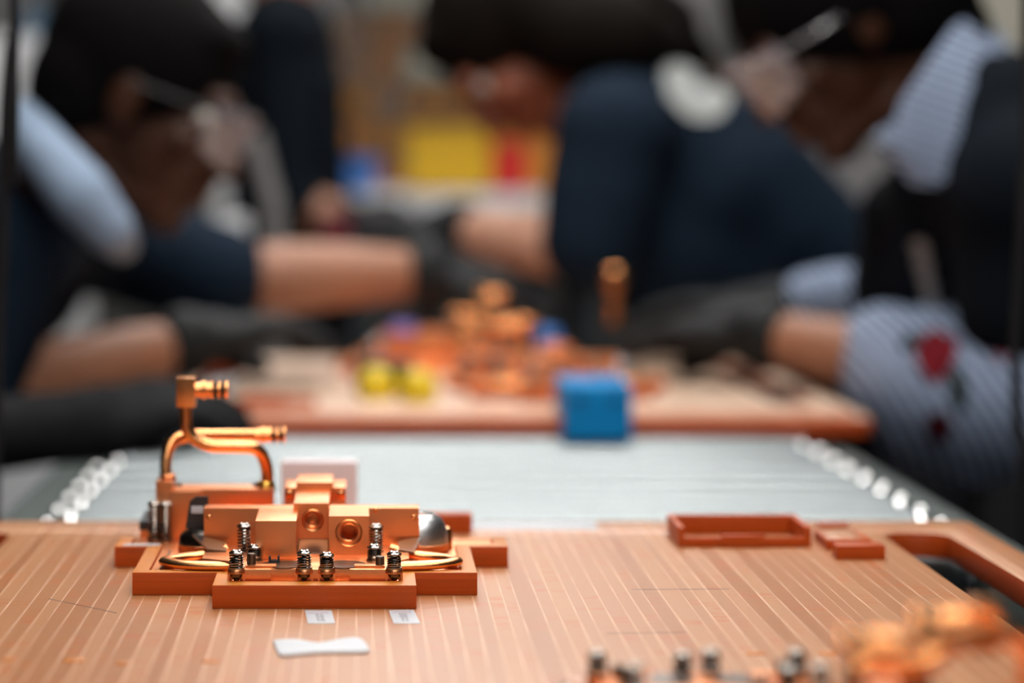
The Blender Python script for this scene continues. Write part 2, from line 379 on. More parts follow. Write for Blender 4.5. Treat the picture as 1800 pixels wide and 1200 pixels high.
# ------------------------------------------------------------------ cold plate assemblies (local build at the place of the sharp one)
OX, OY = -.030, 1.400
WH = .0126     # height of the nest walls
def nest_segments():
    """outline of the milled nest around an assembly, as wall prisms (x0,x1,y0,y1)"""
    t = .0085
    return [
      (-.0791, .0289, 1.278, 1.2905), (-.0791, -.0791+t, 1.2905, 1.319), (.0289-t, .0289, 1.2905, 1.319),
      (-.1252, -.0791, 1.319, 1.319+t), (.0289, .0630, 1.319, 1.319+t),
      (-.1252, -.1252+t, 1.319+t, 1.410), (.0630-t, .0630, 1.319+t, 1.410),
      (-.1445, -.1252, 1.4115, 1.4115+t), (.0630, .0854, 1.4115, 1.4115+t),
      (-.1445, -.1445+t, 1.4115+t, 1.448), (.0854-t, .0854, 1.4115+t, 1.448)]
def nest_outline():
    t = .0085
    out = [(-.0791,1.278),(.0289,1.278),(.0289,1.319),(.0630,1.319),(.0630,1.4115),(.0854,1.4115),(.0854,1.448)]
    inn = [(.0854-t,1.448),(.0854-t,1.4115+t),(.0630-t,1.4115+t),(.0630-t,1.319+t),(.0289-t,1.319+t),(.0289-t,1.2905),(-.0791+t,1.2905),(-.0791+t,1.319+t),(-.1252+t,1.319+t),(-.1252+t,1.4115+t),(-.1445+t,1.4115+t),(-.1445+t,1.448)]
    out2 = [(-.1445,1.448),(-.1445,1.4115),(-.1252,1.4115),(-.1252,1.319),(-.0791,1.319)]
    return out+inn+out2
def rot_pts(pts, cx, cy, ang):
    c, s = math.cos(ang), math.sin(ang)
    return [(cx+(x-OX)*c-(y-OY)*s, cy+(x-OX)*s+(y-OY)*c) for x, y in pts]
def build_nest(parent, cx, cy, ang=0):
    mb = MB(); mb.plate([rot_pts(nest_outline(), cx, cy, ang)], Z0+.00, Z0+WH, 'XY', .0006)
    o = obj('nest_wall', mb, M['resin'], parent); o.data.materials.append(M['resin_top'])
    for p in o.data.polygons:
        if p.normal.z > .8: p.material_index = 1
    mb = MB(); mb.plate([rot_pts([(.030,1.544),(.0705,1.544),(.0705,1.556),(.030,1.556)], cx, cy, ang)], Z0, Z0+WH, 'XY', .0005)
    obj('nest_bar', mb, M['resin'], parent)

def coil(mb, o, r, wire, h, turns, seg=14, sec=6):
    n = int(turns*seg); pts = []
    for i in range(n+1):
        a = 2*PI*i/seg; pts.append((o[0]+r*math.cos(a), o[1]+r*math.sin(a), o[2]+h*i/n))
    mb.tube(pts, wire, sec)
def screw(parent, x, y, zb, zt, turns, window=True, R=.0040, label=None):
    """captive spring screw: head, shank; sub-parts spring and collar"""
    zb += Z0; zt += Z0
    mb = MB(); H = .0026
    mb.lathe((x, y, zt-H), (0,0,1), [(-.0008,.0026),(.0,R*.9),(.0005,R*1.03),(.0011,R*1.03),(.0018,R*.82),(.0023,R*.5),(H,R*.2)], 24)
    mb.lathe((x, y, zb-.002), (0,0,1), [(0,.0013),(zt-zb-.001,.0013)], 12)
    for a in range(4):   # raised petals left by the drive recess
        ang = PI/4+a*PI/2; mb.lathe((x+math.cos(ang)*.0021, y+math.sin(ang)*.0021, zt-.0010), (0,0,1), [(0,.0011),(.0008,.0010),(.0011,.0005)], 8)
    s = obj('captive_screw', mb, M['steel'], parent)
    sp = MB(); coil(sp, (x, y, zb+.0004), .0034, .00054, zt-H-.0010-zb, turns)
    obj('spring', sp, M['steel'], s)
    wa = MB(); wa.lathe((x, y, zb-.0006), (0,0,1), [(0,.0044),(.0010,.0044),(.0013,.0034)], 24)
    obj('washer', wa, M['steel'], s)
    return s
def collar(parent, x, y, z0, z1):
    """copper boss with an open front window that shows the screw tip"""
    z0 += Z0; z1 += Z0; r = .0047
    mb = MB(); mb.lathe((x, y, z0+(z1-z0)*.62), (0,0,1), [(0,r),((z1-z0)*.38-.0005,r),((z1-z0)*.38,r-.0004)], 24)
    mb.box(x-r, x-r+.0011, y-r*.4, y+r, z0, z0+(z1-z0)*.63); mb.box(x+r-.0011, x+r, y-r*.4, y+r, z0, z0+(z1-z0)*.63); mb.box(x-r, x+r, y+.002, y+r, z0, z0+(z1-z0)*.63)
    c = obj('screw_boss', mb, M['copper'], parent)
    m2 = MB(); m2.lathe((x, y, z0), (0,0,1), [(0,.0014),(.0012,.0016),(.0020,.0030),(.0034,.0033),(.0042,.0024),((z1-z0)*.62,.0024)], 16)
    obj('screw_tip', m2, M['dark_steel'], c)
def fitting(parent, o, ax, name='quick_fitting', L=.030, R=.0042):
    o = Vector(o); ax = Vector(ax).normalized()
    pr = [(0,.8),(.03,1.0),(.20,1.0),(.22,1.25),(.34,1.28),(.36,1.0),(.46,1.0),(.48,1.22),(.54,1.22),(.56,.85),(.70,.85),(.72,1.2),(.76,1.2),(.78,.85),(.90,.85),(.92,1.25),(.98,1.2),(1,.7)]
    mb = MB(); mb.lathe(o, ax, [(t*L, q*R) for t, q in pr], 24)
    f = obj(name, mb, M['copper_shiny'], parent)
    for t in (.565, .785):
        rg = MB(); rg.lathe(o+ax*t*L, ax, [(0,R*.85),(.015*L,R*1.2),(.06*L,R*1.3),(.105*L,R*1.2),(.12*L,R*.85)], 20)
        obj('o_ring', rg, M['oring'], f)
    return f

def make_assembly(root, tower, blocks=True):
    z = Z0
    P = lambda name, mb, m=M['copper'], par=root: obj(name, mb, m, par)
    # base: thin wide plate + raised centre pad
    t = .0095
    base = [(-.0700,1.2925),(.0198,1.2925),(.0198,1.3290),(.0540,1.3290),(.0540,1.4210),(.0764,1.4210),(.0764,1.4480),(.0500,1.4480),(.0500,1.5000),(-.1160,1.5000),(-.1160,1.4480),(-.1355,1.4480),(-.1355,1.4210),(-.1160,1.4210),(-.1160,1.3290),(-.0700,1.3290)]
    P('base_plate', MB().plate([base], z+.0004, z+.0118, 'XY', .0003))
    P('edge_groove', MB().box(-.1115,-.1100,1.332,1.400, z+.0118, z+.0121), M['dark_nickel'])
    rim = [(-.0645,1.2930),(-.0485,1.2930),(-.0485,1.2965),(-.0330,1.2965),(-.0330,1.2930),(-.0180,1.2930),(-.0180,1.2965),(-.0065,1.2965),(-.0065,1.2930),(.0155,1.2930),(.0180,1.3190),(.0260,1.3300),(.0260,1.3960),(-.0880,1.3960),(-.0880,1.3300),(-.0690,1.3190)]
    P('centre_pad', MB().plate([rim], z+.0118, z+.0185, 'XY', .0003))
    for cx in (-.0420, -.0100):
        P('round_inset', MB().lathe((cx, 1.3080, z+.0183), (0,0,1), [(0,.0125),(.0006,.0125)], 28), M['dark_nickel'])
    for x0, x1 in ((-.0585,-.0500), (.000,.0085)):
        P('pad_shelf', MB().box(x0-.004, x1+.004, 1.2970, 1.3040, z+.0185, z+.0198, .0003))
    # main cross block, forward blocks with ports
    K = P
    if not blocks: P = lambda name, mb, m=None, par=None: mb.bm.free()
    P('cross_block', MB().box(-.0900, .0327, 1.3765, 1.3905, z+.0118, z+.0398, .0006))
    P('left_block', MB().box(-.0585, -.0360, 1.3265, 1.3765, z+.0186, z+.0396, .0005))
    b = MB(); b.plate([[(-.0183,z+.0186),(.0040,z+.0186),(.0040,z+.0400),(-.0183,z+.0400)], circle(-.0072, z+.0306, .0072)], 1.3420, 1.3450, 'XZ')
    b.plate([[(-.0183,z+.0186),(.0040,z+.0186),(.0040,z+.0400),(-.0183,z+.0400)], circle(-.0072, z+.0306, .0046)], 1.3450, 1.3700, 'XZ')
    b.box(-.0183,.0040,1.3700,1.3765,z+.0186,z+.0400)
    P('port_block', b)
    b = MB(); b.plate([[(-.0385,z+.0240),(-.0186,z+.0240),(-.0186,z+.0440),(-.0385,z+.0440)], circle(-.0277, z+.0345, .0058)], 1.3640, 1.3670, 'XZ')
    b.plate([[(-.0385,z+.0240),(-.0186,z+.0240),(-.0186,z+.0440),(-.0385,z+.0440)], circle(-.0277, z+.0345, .0038)], 1.3670, 1.3770, 'XZ')
    P('port_block', b)
    for cx, cz, cy, rr_ in ((-.0072,.0306,1.3420,.0072),(-.0072,.0306,1.3450,.0048),(-.0277,.0345,1.3640,.0058),(-.0277,.0345,1.3670,.0040)):
        P('port_ring', MB().tube([(cx+rr_*math.cos(2*PI*k/28), cy, z+cz+rr_*math.sin(2*PI*k/28)) for k in range(29)], .0006, 8), M['copper_shiny'])
    P('mirror_ramp', MB().add and (lambda m: (m.add([(-.0355,1.3450,z+.0187),(-.0190,1.3450,z+.0187),(-.0190,1.3760,z+.0270),(-.0355,1.3760,z+.0270),(-.0355,1.3760,z+.0187),(-.0190,1.3760,z+.0187)], [(0,1,2,3),(0,3,4),(1,5,2),(3,2,5,4),(0,4,5,1)]), m)[1])(MB()), M['dark_nickel'])
    for x, y, zz in ((-.0868,1.3763,.0345),(-.0868,1.3763,.0190),(.0296,1.3763,.0345),(.0296,1.3763,.0190),(.0080,1.3763,.0385)):
        P('side_screw', MB().lathe((x, y+.0005, z+zz), (0,-1,0), [(0,.0016),(.0008,.0015),(.0012,.0007)], 12), M['copper_shiny'])
    # rear T block
    b = MB(); b.box(-.0454,-.0094,1.4200,1.4570, z+.0118, z+.0380, .0005); b.box(-.0454,-.0384,1.4200,1.4570, z+.0380, z+.0458, .0007); b.box(-.0170,-.0094,1.4200,1.4570, z+.0380, z+.0458, .0007); b.box(-.0384,-.0170,1.4190,1.4570,z+.0380,z+.0490,.0007)
    P('rear_block', b)
    b = MB(); b.box(-.0385,-.0186,1.377,1.4190,z+.0398,z+.0440,.0005); P('bridge_block', b)
    for x in (-.0425, -.0125):
        P('side_screw', MB().lathe((x, 1.4205, z+.0420), (0,-1,0), [(0,.0022),(.001,.002),(.0015,.001)], 12), M['copper_shiny'])
    # rear left manifold
    P = K
    P('manifold_block', MB().box(-.1232,-.0532,1.4510,1.4735, z+.0285, z+.0410, .0007))
    P('manifold_post', MB().box(-.1150,-.0960,1.4480,1.4735, z+.0118, z+.0400, .0007))
    P('manifold_post', MB().box(-.0680,-.0540,1.4520,1.4735, z+.0118, z+.0290, .0007))
    P('manifold_post', MB().box(-.1235,-.1135,1.4500,1.4735, z+.0118, z+.0455, .0007))
    P('pipe_collar', MB().lathe((-.0580,1.460,z+.0385), (0,0,1), [(0,.0058),(.0045,.0058),(.006,.0046)], 20), M['brass'])
    P('pipe_collar', MB().lathe((-.1175,1.462,z+.0440), (0,0,1), [(0,.0052),(.0035,.0052),(.0045,.0042)], 20))
    for x in (-.1110,-.0640):
        P('side_screw', MB().lathe((x,1.4640,z+.0405),(0,0,1),[(0,.0022),(.0018,.0022),(.0028,.001)],12), M['dark_steel'])
    # pipes
    r = .0036; dz = lambda py, d: HC-(py-305)*d/FP
    xx = lambda px, d: (px-636)*d/FP
    p1 = [(xx(293,1.462),1.462,z+.044),(xx(290,1.464),1.464,z+dz(815,1.464)),(xx(300,1.468),1.468,z+dz(774,1.468)),(xx(335,1.475),1.475,z+dz(765,1.475)),(xx(448,1.49),1.49,z+dz(765,1.49))]
    tp1 = P('coolant_tube', MB().tube(fillet(p1, [0,.016,.014,.012,0], 8), r, 18), M['copper_shiny'])
    fitting(root, p1[-1], (1,.02,.01), L=.0190, R=.0040)
    if tower:
        p2 = [(xx(470,1.46),1.460,z+.041),(xx(470,1.46),1.460,z+dz(820,1.458)),(xx(455,1.455),1.455,z+dz(786,1.455)),(xx(360,1.45),1.450,z+dz(784,1.45)),(xx(327,1.45),1.450,z+dz(760,1.45)),(xx(326,1.45),1.450,z+dz(712,1.45))]
        P('coolant_tube', MB().tube(fillet(p2, [0,.014,.014,.014,.014,0], 8), .0038, 18), M['copper_shiny'])
        ex, ez = xx(327,1.45), z+dz(688,1.45)
    else:
        p2 = [(xx(470,1.46),1.460,z+.041),(xx(470,1.46),1.460,z+.056),(xx(385,1.455),1.455,z+.054),(xx(327,1.45),1.450,z+.050),(xx(326,1.45),1.450,z+.054)]
        p2 = p2[:3]+[(xx(345,1.45),1.450,z+.068)]
        P('coolant_tube', MB().tube(fillet(p2, [0,.014,.014,0], 8), .0038, 18), M['copper_shiny'])
        ex, ez = xx(327,1.45), z+.068
    b = MB(); b.box(ex-.0055, ex+.0058, 1.4445, 1.4560, ez-.0090, ez+.0088, .0008)
    e = P('elbow_block', b, M['copper_shiny'])
    fitting(root, (ex+.005,1.450,ez+.001), (1,0,0), L=.0205, R=.0043)
    # heat pipes: flattened U loops either side
    for sgn in (-1, 1):
        cx = -.093 if sgn < 0 else .0345; zz = z+.0152
        reach = .0225
        path = [(-.062,1.3260,zz+.001),(-.0800,1.3250,zz),(-.1000,1.3290,zz),(-.1085,1.3400,zz),(-.1010,1.3530,zz),(-.0880,1.3590,zz+.001),(-.0760,1.3620,zz+.004)] if sgn < 0 else \
               [(.0080,1.3260,zz+.001),(.0200,1.3250,zz),(.0420,1.3290,zz),(.0520,1.3400,zz),(.0440,1.3520,zz),(.0290,1.3570,zz+.001),(.0170,1.3620,zz+.004)]
        P('heat_pipe', MB().tube(smooth_path(path, 8), .0042, 16, sq=(1.0,.62)), M['copper_shiny'])
        # dark folded plate slanting from the loop up to the cross block
        q = ((338,938,1.378),(372,946,1.374),(399,953,1.366),(398,968,1.352),(364,964,1.352)) if sgn < 0 else ((740,944,1.376),(722,946,1.374),(700,951,1.366),(701,965,1.352),(728,970,1.350))
        top = [Vector((xx(a_,d_), d_, z+dz(b_,d_))) for a_, b_, d_ in q]; bot = [v-Vector((0,0,.0012)) for v in top]
        mbq = MB(); mbq.add(top+bot, [(0,1,2,3,4),(9,8,7,6,5)]+[(i,(i+1)%5,(i+1)%5+5,i+5) for i in range(5)]); P('folded_tab', mbq, M['dark_nickel'])
    # curved sheet tabs standing beside the cross block, copper foot under each
    def tab(cx, cy, R, a0, a1, h, mtl, flip):
        q = MB(); n = 12; vv = []; ff = []
        for i in range(n+1):
            a = a0+(a1-a0)*i/n
            for (rr_, zz_) in ((R, .0), (R*.97, h*.5), (R*.78, h*.85), (R*.5, h), (R*.44, h-.001), (R*.70, h*.82), (R*.89, h*.5), (R*.92, 0)):
                vv.append((cx+flip*math.cos(a)*rr_, cy+math.sin(a)*rr_, z+.0175+zz_))
        for i in range(n):
            for j in range(8): a = i*8+j; b2 = i*8+(j+1) % 8; ff.append((a, b2, b2+8, a+8))
        ff += [tuple(range(8)), tuple(range(n*8, n*8+8))]
        q.add(vv, ff, True); P('curved_shield', q, mtl)
        w_ = MB(); w_.lathe((cx, cy, z+.0120), (0,0,1), [(0,R*.96),(.001,R*1.03),(.0050,R*1.03),(.0056,R*.98)], 32); P('shield_foot', w_, M['copper'])
    tab(.0330, 1.3960, .0165, -PI*.5, PI*.5, .0165, M['nickel'], 1)
    tab(-.0890, 1.3940, .0165, -PI*.5, PI*.5, .0085, M['dark_nickel'], -1)
    P('end_knob', MB().lathe((.0478,1.4080,z+.0118),(0,0,1),[(0,.0050),(.0095,.0050),(.0120,.0040),(.0130,.002)],18), M['copper_shiny'])
    b = MB(); b.plate([[(-.1015,z+.0260),(-.0885,z+.0260),(-.0885,z+.0440),(-.0955,z+.0440),(-.0990,z+.0415)], [(-.0980,z+.0345),(-.0980,z+.0390),(-.0915,z+.0390),(-.0915,z+.0345)][::-1]], 1.3920, 1.3945, 'XZ')
    b.box(-.0975,-.0890,1.3925,1.3940,z+.0345,z+.0390); b.box(-.1000,-.0890,1.3925,1.3940,z+.0175,z+.0265)
    P('slotted_bracket', b, M['black_plastic'])
    P('bracket_tag', MB().box(-.0982,-.0913,1.3912,1.3922,z+.0345,z+.0388,.0003), M['sticker'])
    b = MB(); b.box(-.1330,-.1180,1.4490,1.4900,z+.0118,z+.0165,.0004); P('corner_pad', b)
    b = MB(); b.box(-.1335,-.1160,1.4490,1.4950,z+.0165,z+.0215,.0006); P('pad_cover', b, M['black_plastic'])
    # captive screws
    for px in (415, 534.5, 574, 693):
        x = xx(px, 1.290); collar(root, x, 1.2935, .0124, .0188)
    for px, py in ((415,966),(534.5,966),(574,970),(693,968)):
        x = xx(px, 1.290); screw(root, x, 1.2935, .0192, dz(py,1.2935), 4.5)
    for px, py, d, zb, tn in ((429,919,1.352,.0188,8),(661,920,1.352,.0188,8)):
        screw(root, xx(px,d), d, zb, dz(py,d), 7)
    for px, py, d in ((447.5,956,1.322),(658,956,1.322)):
        x = xx(px,d); P('screw_foot', MB().lathe((x,d,z+.0118),(0,0,1),[(0,.0058),(.0062,.0058),(.0068,.0054)],24)); screw(root, x, d, .0190, dz(py,d), 6)
    for px, py in ((271,880),(291,881)):
        d = 1.437; screw(root, xx(px,d), d, .0130, dz(py,d), 11)
    for px, py, d in ((442,972,1.302),(668,977,1.302)):
        P('guide_pin', MB().lathe((xx(px,d), d, z+.0186),(0,0,1),[(0,.0024),(dz(py,d)-.0190,.0024),(dz(py,d)-.0186,.0020)],16), M['dark_steel'])
    b = MB(); x = xx(482,1.315)
    b.box(x-.0030,x+.0030,1.3140,1.3180,z+.0186,z+.0200,.0003); b.box(x-.0030,x-.0018,1.3140,1.3180,z+.0200,z+.0222,.0003); b.box(x+.0018,x+.0030,1.3140,1.3180,z+.0200,z+.0222,.0003)
    P('wire_clip', b, M['black_plastic'])
    return root

# ------------------------------------------------------------------ pallets
def build_pallet(name, x0, x1, y0, y1, label, holes, m='milled'):
    loops = [rrect(x0, x1, y0, y1, .012)]+[rrect(*h, .018)[::-1] for h in holes]
    o = obj(name, MB().plate(loops, Z0-.016, Z0, 'XY', .001), M[m])
    return tag(o, label, 'pallet')
pal = build_pallet('fixture_pallet', -.291, .401, .74, 1.602, 'near orange phenolic fixture pallet with milled stripes and a handle slot at each side',
                   [(.332,.374,.98,1.5516), (-.266,-.224,.98,1.5516)])
build_nest(pal, OX, OY); FGX, FGY, FGA = .1419+(.0051), 1.0240-.1065, PI
build_nest(pal, FGX, FGY, FGA)
def raised(parent, name, poly, z1, m='resin', z0=0):
    o = obj(name, MB().plate([poly] if not isinstance(poly[0], list) else poly, Z0+z0, Z0+z1, 'XY', .0005), M[m], parent); return o
def R4(x0, x1, y0, y1): return [(x0,y0),(x1,y0),(x1,y1),(x0,y1)]
def raised_frame(parent, dx=0, dy=0):
    t = .0035; x0, x1, y0, y1 = .195+dx, .2765+dx, 1.488+dy, 1.545+dy
    raised(parent, 'raised_frame', [(x0,y0),(x0+t,y0),(x0+t,y1-t),(x1-t,y1-t),(x1-t,y0),(x1,y0),(x1,y1),(x0,y1)], .0126)
    raised(parent, 'frame_lip', R4(x0+t, x1-t, y0, y0+t), .0062)
    raised(parent, 'frame_lip', R4(x0+.026, x0+.053, y0-.0015, y0+.002), .0078)
raised_frame(pal)
raised(pal, 'raised_block', [(.284,1.4766),(.3117,1.4766),(.3117,1.490),(.3085,1.519),(.284,1.519)], .0066)
obj('milled_pad', MB().plate([R4(.2855,.3070,1.4785,1.517)], Z0+.0066, Z0+.0068, 'XY', .00005), M['milled'], pal)
raised(pal, 'raised_block', R4(.283,.3120,1.441,1.455), .0085)
raised(pal, 'raised_block', R4(.2965,.316,1.570,1.576), .0030)
# pencil marks and chips on the milled face
for (px0, py0, px1, py1) in ((1110,1036,1283,1035),(1065,1113,1205,1111),(85,1052,205,1077)):
    a = FP*HC/(py0-305); b = FP*HC/(py1-305)
    p, q = Vector(((px0-636)*a/FP, a, Z0)), Vector(((px1-636)*b/FP, b, Z0))
    mb = MB(); mb.box(0, 1, -.5, .5, 0, 1)
    for v in mb.bm.verts: v.co = p+(q-p)*v.co.x+Vector((0, v.co.y*.0007, v.co.z*.00012))
    obj('pencil_line', mb, M['graphite'], pal)
for (px, py, wd, dp) in ((1328,1149,.009,.006),(1455,1149,.009,.006),(130,1161,.010,.008),(215,1166,.006,.006),(15,1160,.006,.005),(370,1163,.008,.006)):
    d = FP*HC/(py-305); x = (px-636)*d/FP
    obj('surface_chip', MB().plate([rrect(x-wd/2, x+wd/2, d-dp/2, d+dp/2, dp*.3)], Z0, Z0+.0006, 'XY', .0001), M['resin_top'], pal)

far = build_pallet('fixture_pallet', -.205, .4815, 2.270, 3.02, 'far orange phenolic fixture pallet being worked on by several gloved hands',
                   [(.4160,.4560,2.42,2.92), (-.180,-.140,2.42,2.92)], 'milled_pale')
obj('front_band', MB().plate([R4(-.190,.467,2.274,2.322)], Z0, Z0+.0008, 'XY', .0001), M['front_band'], far)
A2 = (.085, 2.868); A3 = (.205, 2.545)
build_nest(far, A2[0], A2[1], PI); build_nest(far, A3[0], A3[1], 0)
raised(far, 'raised_block', R4(-.145,-.045,2.375,2.392), .009); raised(far, 'raised_block', R4(-.185,-.150,2.36,2.375), .004)
raised(far, 'raised_block', R4(-.115,-.075,2.362,2.372), .013)

asm = thing('cold_plate_assembly', (OX, OY, Z0), 'sharp copper cold plate assembly in the nest with two white labels in front', 'assembly', 'copper cold plate assemblies')
make_assembly(asm, True)
low = thing('cold_plate_assembly', (OX, OY, Z0), 'blurred copper cold plate assembly facing away at the front right corner of the near pallet', 'assembly', 'copper cold plate assemblies')
make_assembly(low, False, False)
a2 = thing('cold_plate_assembly', (OX, OY, Z0), 'copper cold plate assembly at the rear of the far pallet, under the gloved hands', 'assembly', 'copper cold plate assemblies')
make_assembly(a2, False); a2.location = (A2[0], A2[1], Z0); a2.rotation_euler.z = PI
a3 = copy_tree(asm); a3.location = (A3[0], A3[1], Z0); a3['label'] = 'copper cold plate assembly right behind the blue block on the far pallet'
low.location = (FGX, FGY, Z0); low.rotation_euler.z = FGA

# stickers, foam, loose things on the near pallet
def flat(name, pts, th, m, label, cat, group=None, zb=0.0):
    o = obj(name, MB().plate([pts], Z0+zb, Z0+zb+th, 'XY', min(.0002, th*.3)), m); return tag(o, label, cat, group)
def gp(px, py, z=0.0):
    d = FP*(HC-z)/(py-305); return ((px-636)*d/FP, d)
def rounded_quad(c, r=.25):
    out = []; n = len(c)
    for i in range(n):
        p, a, b = Vector(c[i]), Vector(c[i-1]), Vector(c[(i+1) % n]); k = .0012
        u = p+(a-p).normalized()*k; v = p+(b-p).normalized()*k
        out += [tuple(u), tuple(p*.6+(u+v)*.2), tuple(v)]
    return out
for qi, q in enumerate((((541,1096),(589,1096),(583,1073),(536,1073)), ((692,1096),(739,1096),(727,1072),(683,1073)))):
    c = [gp(*p) for p in q]
    s = flat('adhesive_label', rounded_quad(c), .0003, M['sticker'], ('white label below the middle of the sharp nest front wall', 'white rounded label at the right end of the sharp nest front wall')[qi], 'label', 'white labels before the nest')
    x0 = (c[3][0]*.93+c[0][0]*.07); x1 = c[2][0]; yt = c[2][1]; dy = (c[2][1]-c[1][1])
    for cxx in (.42, .58):
        for j in range(9):
            yy = yt-dy*(.16+.082*j); xm = c[3][0]+(c[2][0]-c[3][0])*cxx+(c[0][0]-c[3][0])*(.16+.082*j); hw = random.uniform(.0006,.0014)
            obj('print_dash', MB().box(xm-hw, xm+hw, yy-dy*.028, yy, Z0+.0003, Z0+.00034), M['print_dark'], s)
    obj('print_band', MB().box(x0+.0012, x1-.0015, yt-dy*.26, yt-dy*.10, Z0+.0003, Z0+.00035), M['print_grey'], s)
c = [gp(482,1134),(gp(482,1134)[0],gp(0,1130)[1]),gp(520,1128),gp(560,1134),gp(600,1127),gp(632,1126),gp(648,1144),gp(640,1149),gp(560,1150),gp(498,1155),gp(488,1148)]
flat('foam_strip', [tuple(v)[:2] for v in smooth_path([(x, y, 0) for x, y in c+[c[0]]], 4)][:-1], .0016, M['foam'], 'white soft-edged foam strip lying on the pallet in front of the labels', 'foam strip')
c = [gp(822,931), gp(1052,931), gp(1046,917), gp(830,917)]
flat('adhesive_label', rounded_quad(c), .0003, M['sticker'], 'long pale label at the back edge of the near pallet', 'label')
flat('adhesive_label', R4(-.1395,-.118,1.4130,1.4190), .0003, M['sticker'], 'tiny white label on the left wing of the sharp nest wall', 'label', zb=WH)
b = MB(); b.box(-.0525,-.0030,1.566,1.585,Z0,Z0+.0435,.0015); b.box(-.058,.0025,1.561,1.590,Z0,Z0+.010,.001)
tag(obj('plastic_block', b, M['white_plastic']), 'white plastic block standing behind the sharp copper assembly', 'block')

# things on the far pallet
bl = MB(); bl.box(.1872,.2498,2.2364,2.268,Z0-.016,Z0+.006,.001); bl.box(.187,.250,2.236,2.350,Z0+.0005,Z0+.034,.002)
blue = tag(obj('pallet_stop', bl, M['blue_block']), 'bright blue plastic block hooked over the front edge of the far pallet', 'block')
for cx in (.2015, .2345):
    obj('dark_recess', MB().box(cx-.005, cx+.005, 2.2350, 2.2365, Z0+.016, Z0+.024, .0006), M['blue_dark'], blue)
for i, (px, py, dd) in enumerate(((662,664,2.475),(735,672,2.44))):
    x = (px-636)*dd/FP
    k = MB(); k.lathe((x, dd, Z0), (0,0,1), [(0,.0150),(.003,.0185),(.018,.0190),(.024,.0170),(.029,.013),(.032,.008)], 24)
    tag(obj('protective_cap', k, M['yellow']), ('yellow round cap on the far pallet, further from the blue block', 'yellow round cap on the far pallet, nearer the blue block')[i], 'cap', 'yellow caps')
k = MB(); k.box(.0050-.012,.0520,2.505,2.530,Z0,Z0+.036,.003); tag(obj('dark_connector', k, M['black_plastic']), 'dark grey connector block behind the two yellow caps', 'connector')
k = MB(); k.box(.034,.062,2.800,2.815,Z0+.0440,Z0+.056,.003); tag(obj('violet_clip', k, M['purple']), 'violet plastic clip on top of the rear copper assembly', 'clip')
k = MB(); k.lathe((.212,2.755,Z0+.0005),(0,0,1),[(0,.009),(.026,.009),(.030,.014),(.050,.014),(.053,.010)],24); tag(obj('round_stopper', k, M['lblue']), 'light blue round cap beside the rear copper assembly and the bare wrist', 'cap')
k = MB(); k.lathe((.282,2.70,Z0+.062),(0,0,1),[(0,.008),(.040,.008),(.042,.012),(.060,.012),(.063,.009)],20)
tag(obj('copper_fitting', k, M['copper_shiny']), 'short upright copper fitting gripped by the gloved hand of the striped sleeve', 'fitting')

# ------------------------------------------------------------------ organic bodies
def blob(name, items, voxel, m, parent, origin=None, smooth=3):
    """items: chains [(pt, r), ...] and ('e', centre, radii, matrix) unioned into one continuous surface"""
    mb = MB()
    def sphere(c, r, mtx=None):
        t = bmesh.new(); bmesh.ops.create_icosphere(t, subdivisions=3, radius=1)
        S = Matrix.Diagonal((r[0], r[1], r[2], 1)) if isinstance(r, (tuple, list)) else Matrix.Diagonal((r, r, r, 1))
        mb.merge(t, Matrix.Translation(c) @ (mtx if mtx else Matrix.Identity(4)) @ S)
    for it in items:
        if it[0] == 'e': sphere(Vector(it[1]), it[2], it[3] if len(it) > 3 else None); continue
        for i, (p, r) in enumerate(it):
            p = Vector(p); sphere(p, r)
            if i:
                q, rq = Vector(it[i-1][0]), it[i-1][1]; L = (p-q).length
                if L > 1e-5: mb.lathe(q, p-q, [(0, rq*.999), (L, r*.999)], 20)
    bmesh.ops.recalc_face_normals(mb.bm, faces=mb.bm.faces)
    me = bpy.data.meshes.new('t'); mb.bm.to_mesh(me); mb.bm.free()
    ob = bpy.data.objects.new('t', me); COL.objects.link(ob)
    rm = ob.modifiers.new('r', 'REMESH'); rm.mode = 'VOXEL'; rm.voxel_size = voxel
    sm = ob.modifiers.new('s', 'SMOOTH'); sm.factor = .6; sm.iterations = smooth
    dg = bpy.context.evaluated_depsgraph_get(); m2 = bpy.data.meshes.new_from_object(ob.evaluated_get(dg))
    bpy.data.objects.remove(ob); bpy.data.meshes.remove(me)
    t = bmesh.new(); t.from_mesh(m2); bpy.data.meshes.remove(m2)
    for f in t.faces: f.smooth = True
    return obj(name, t, m, parent, origin, sharp=False)

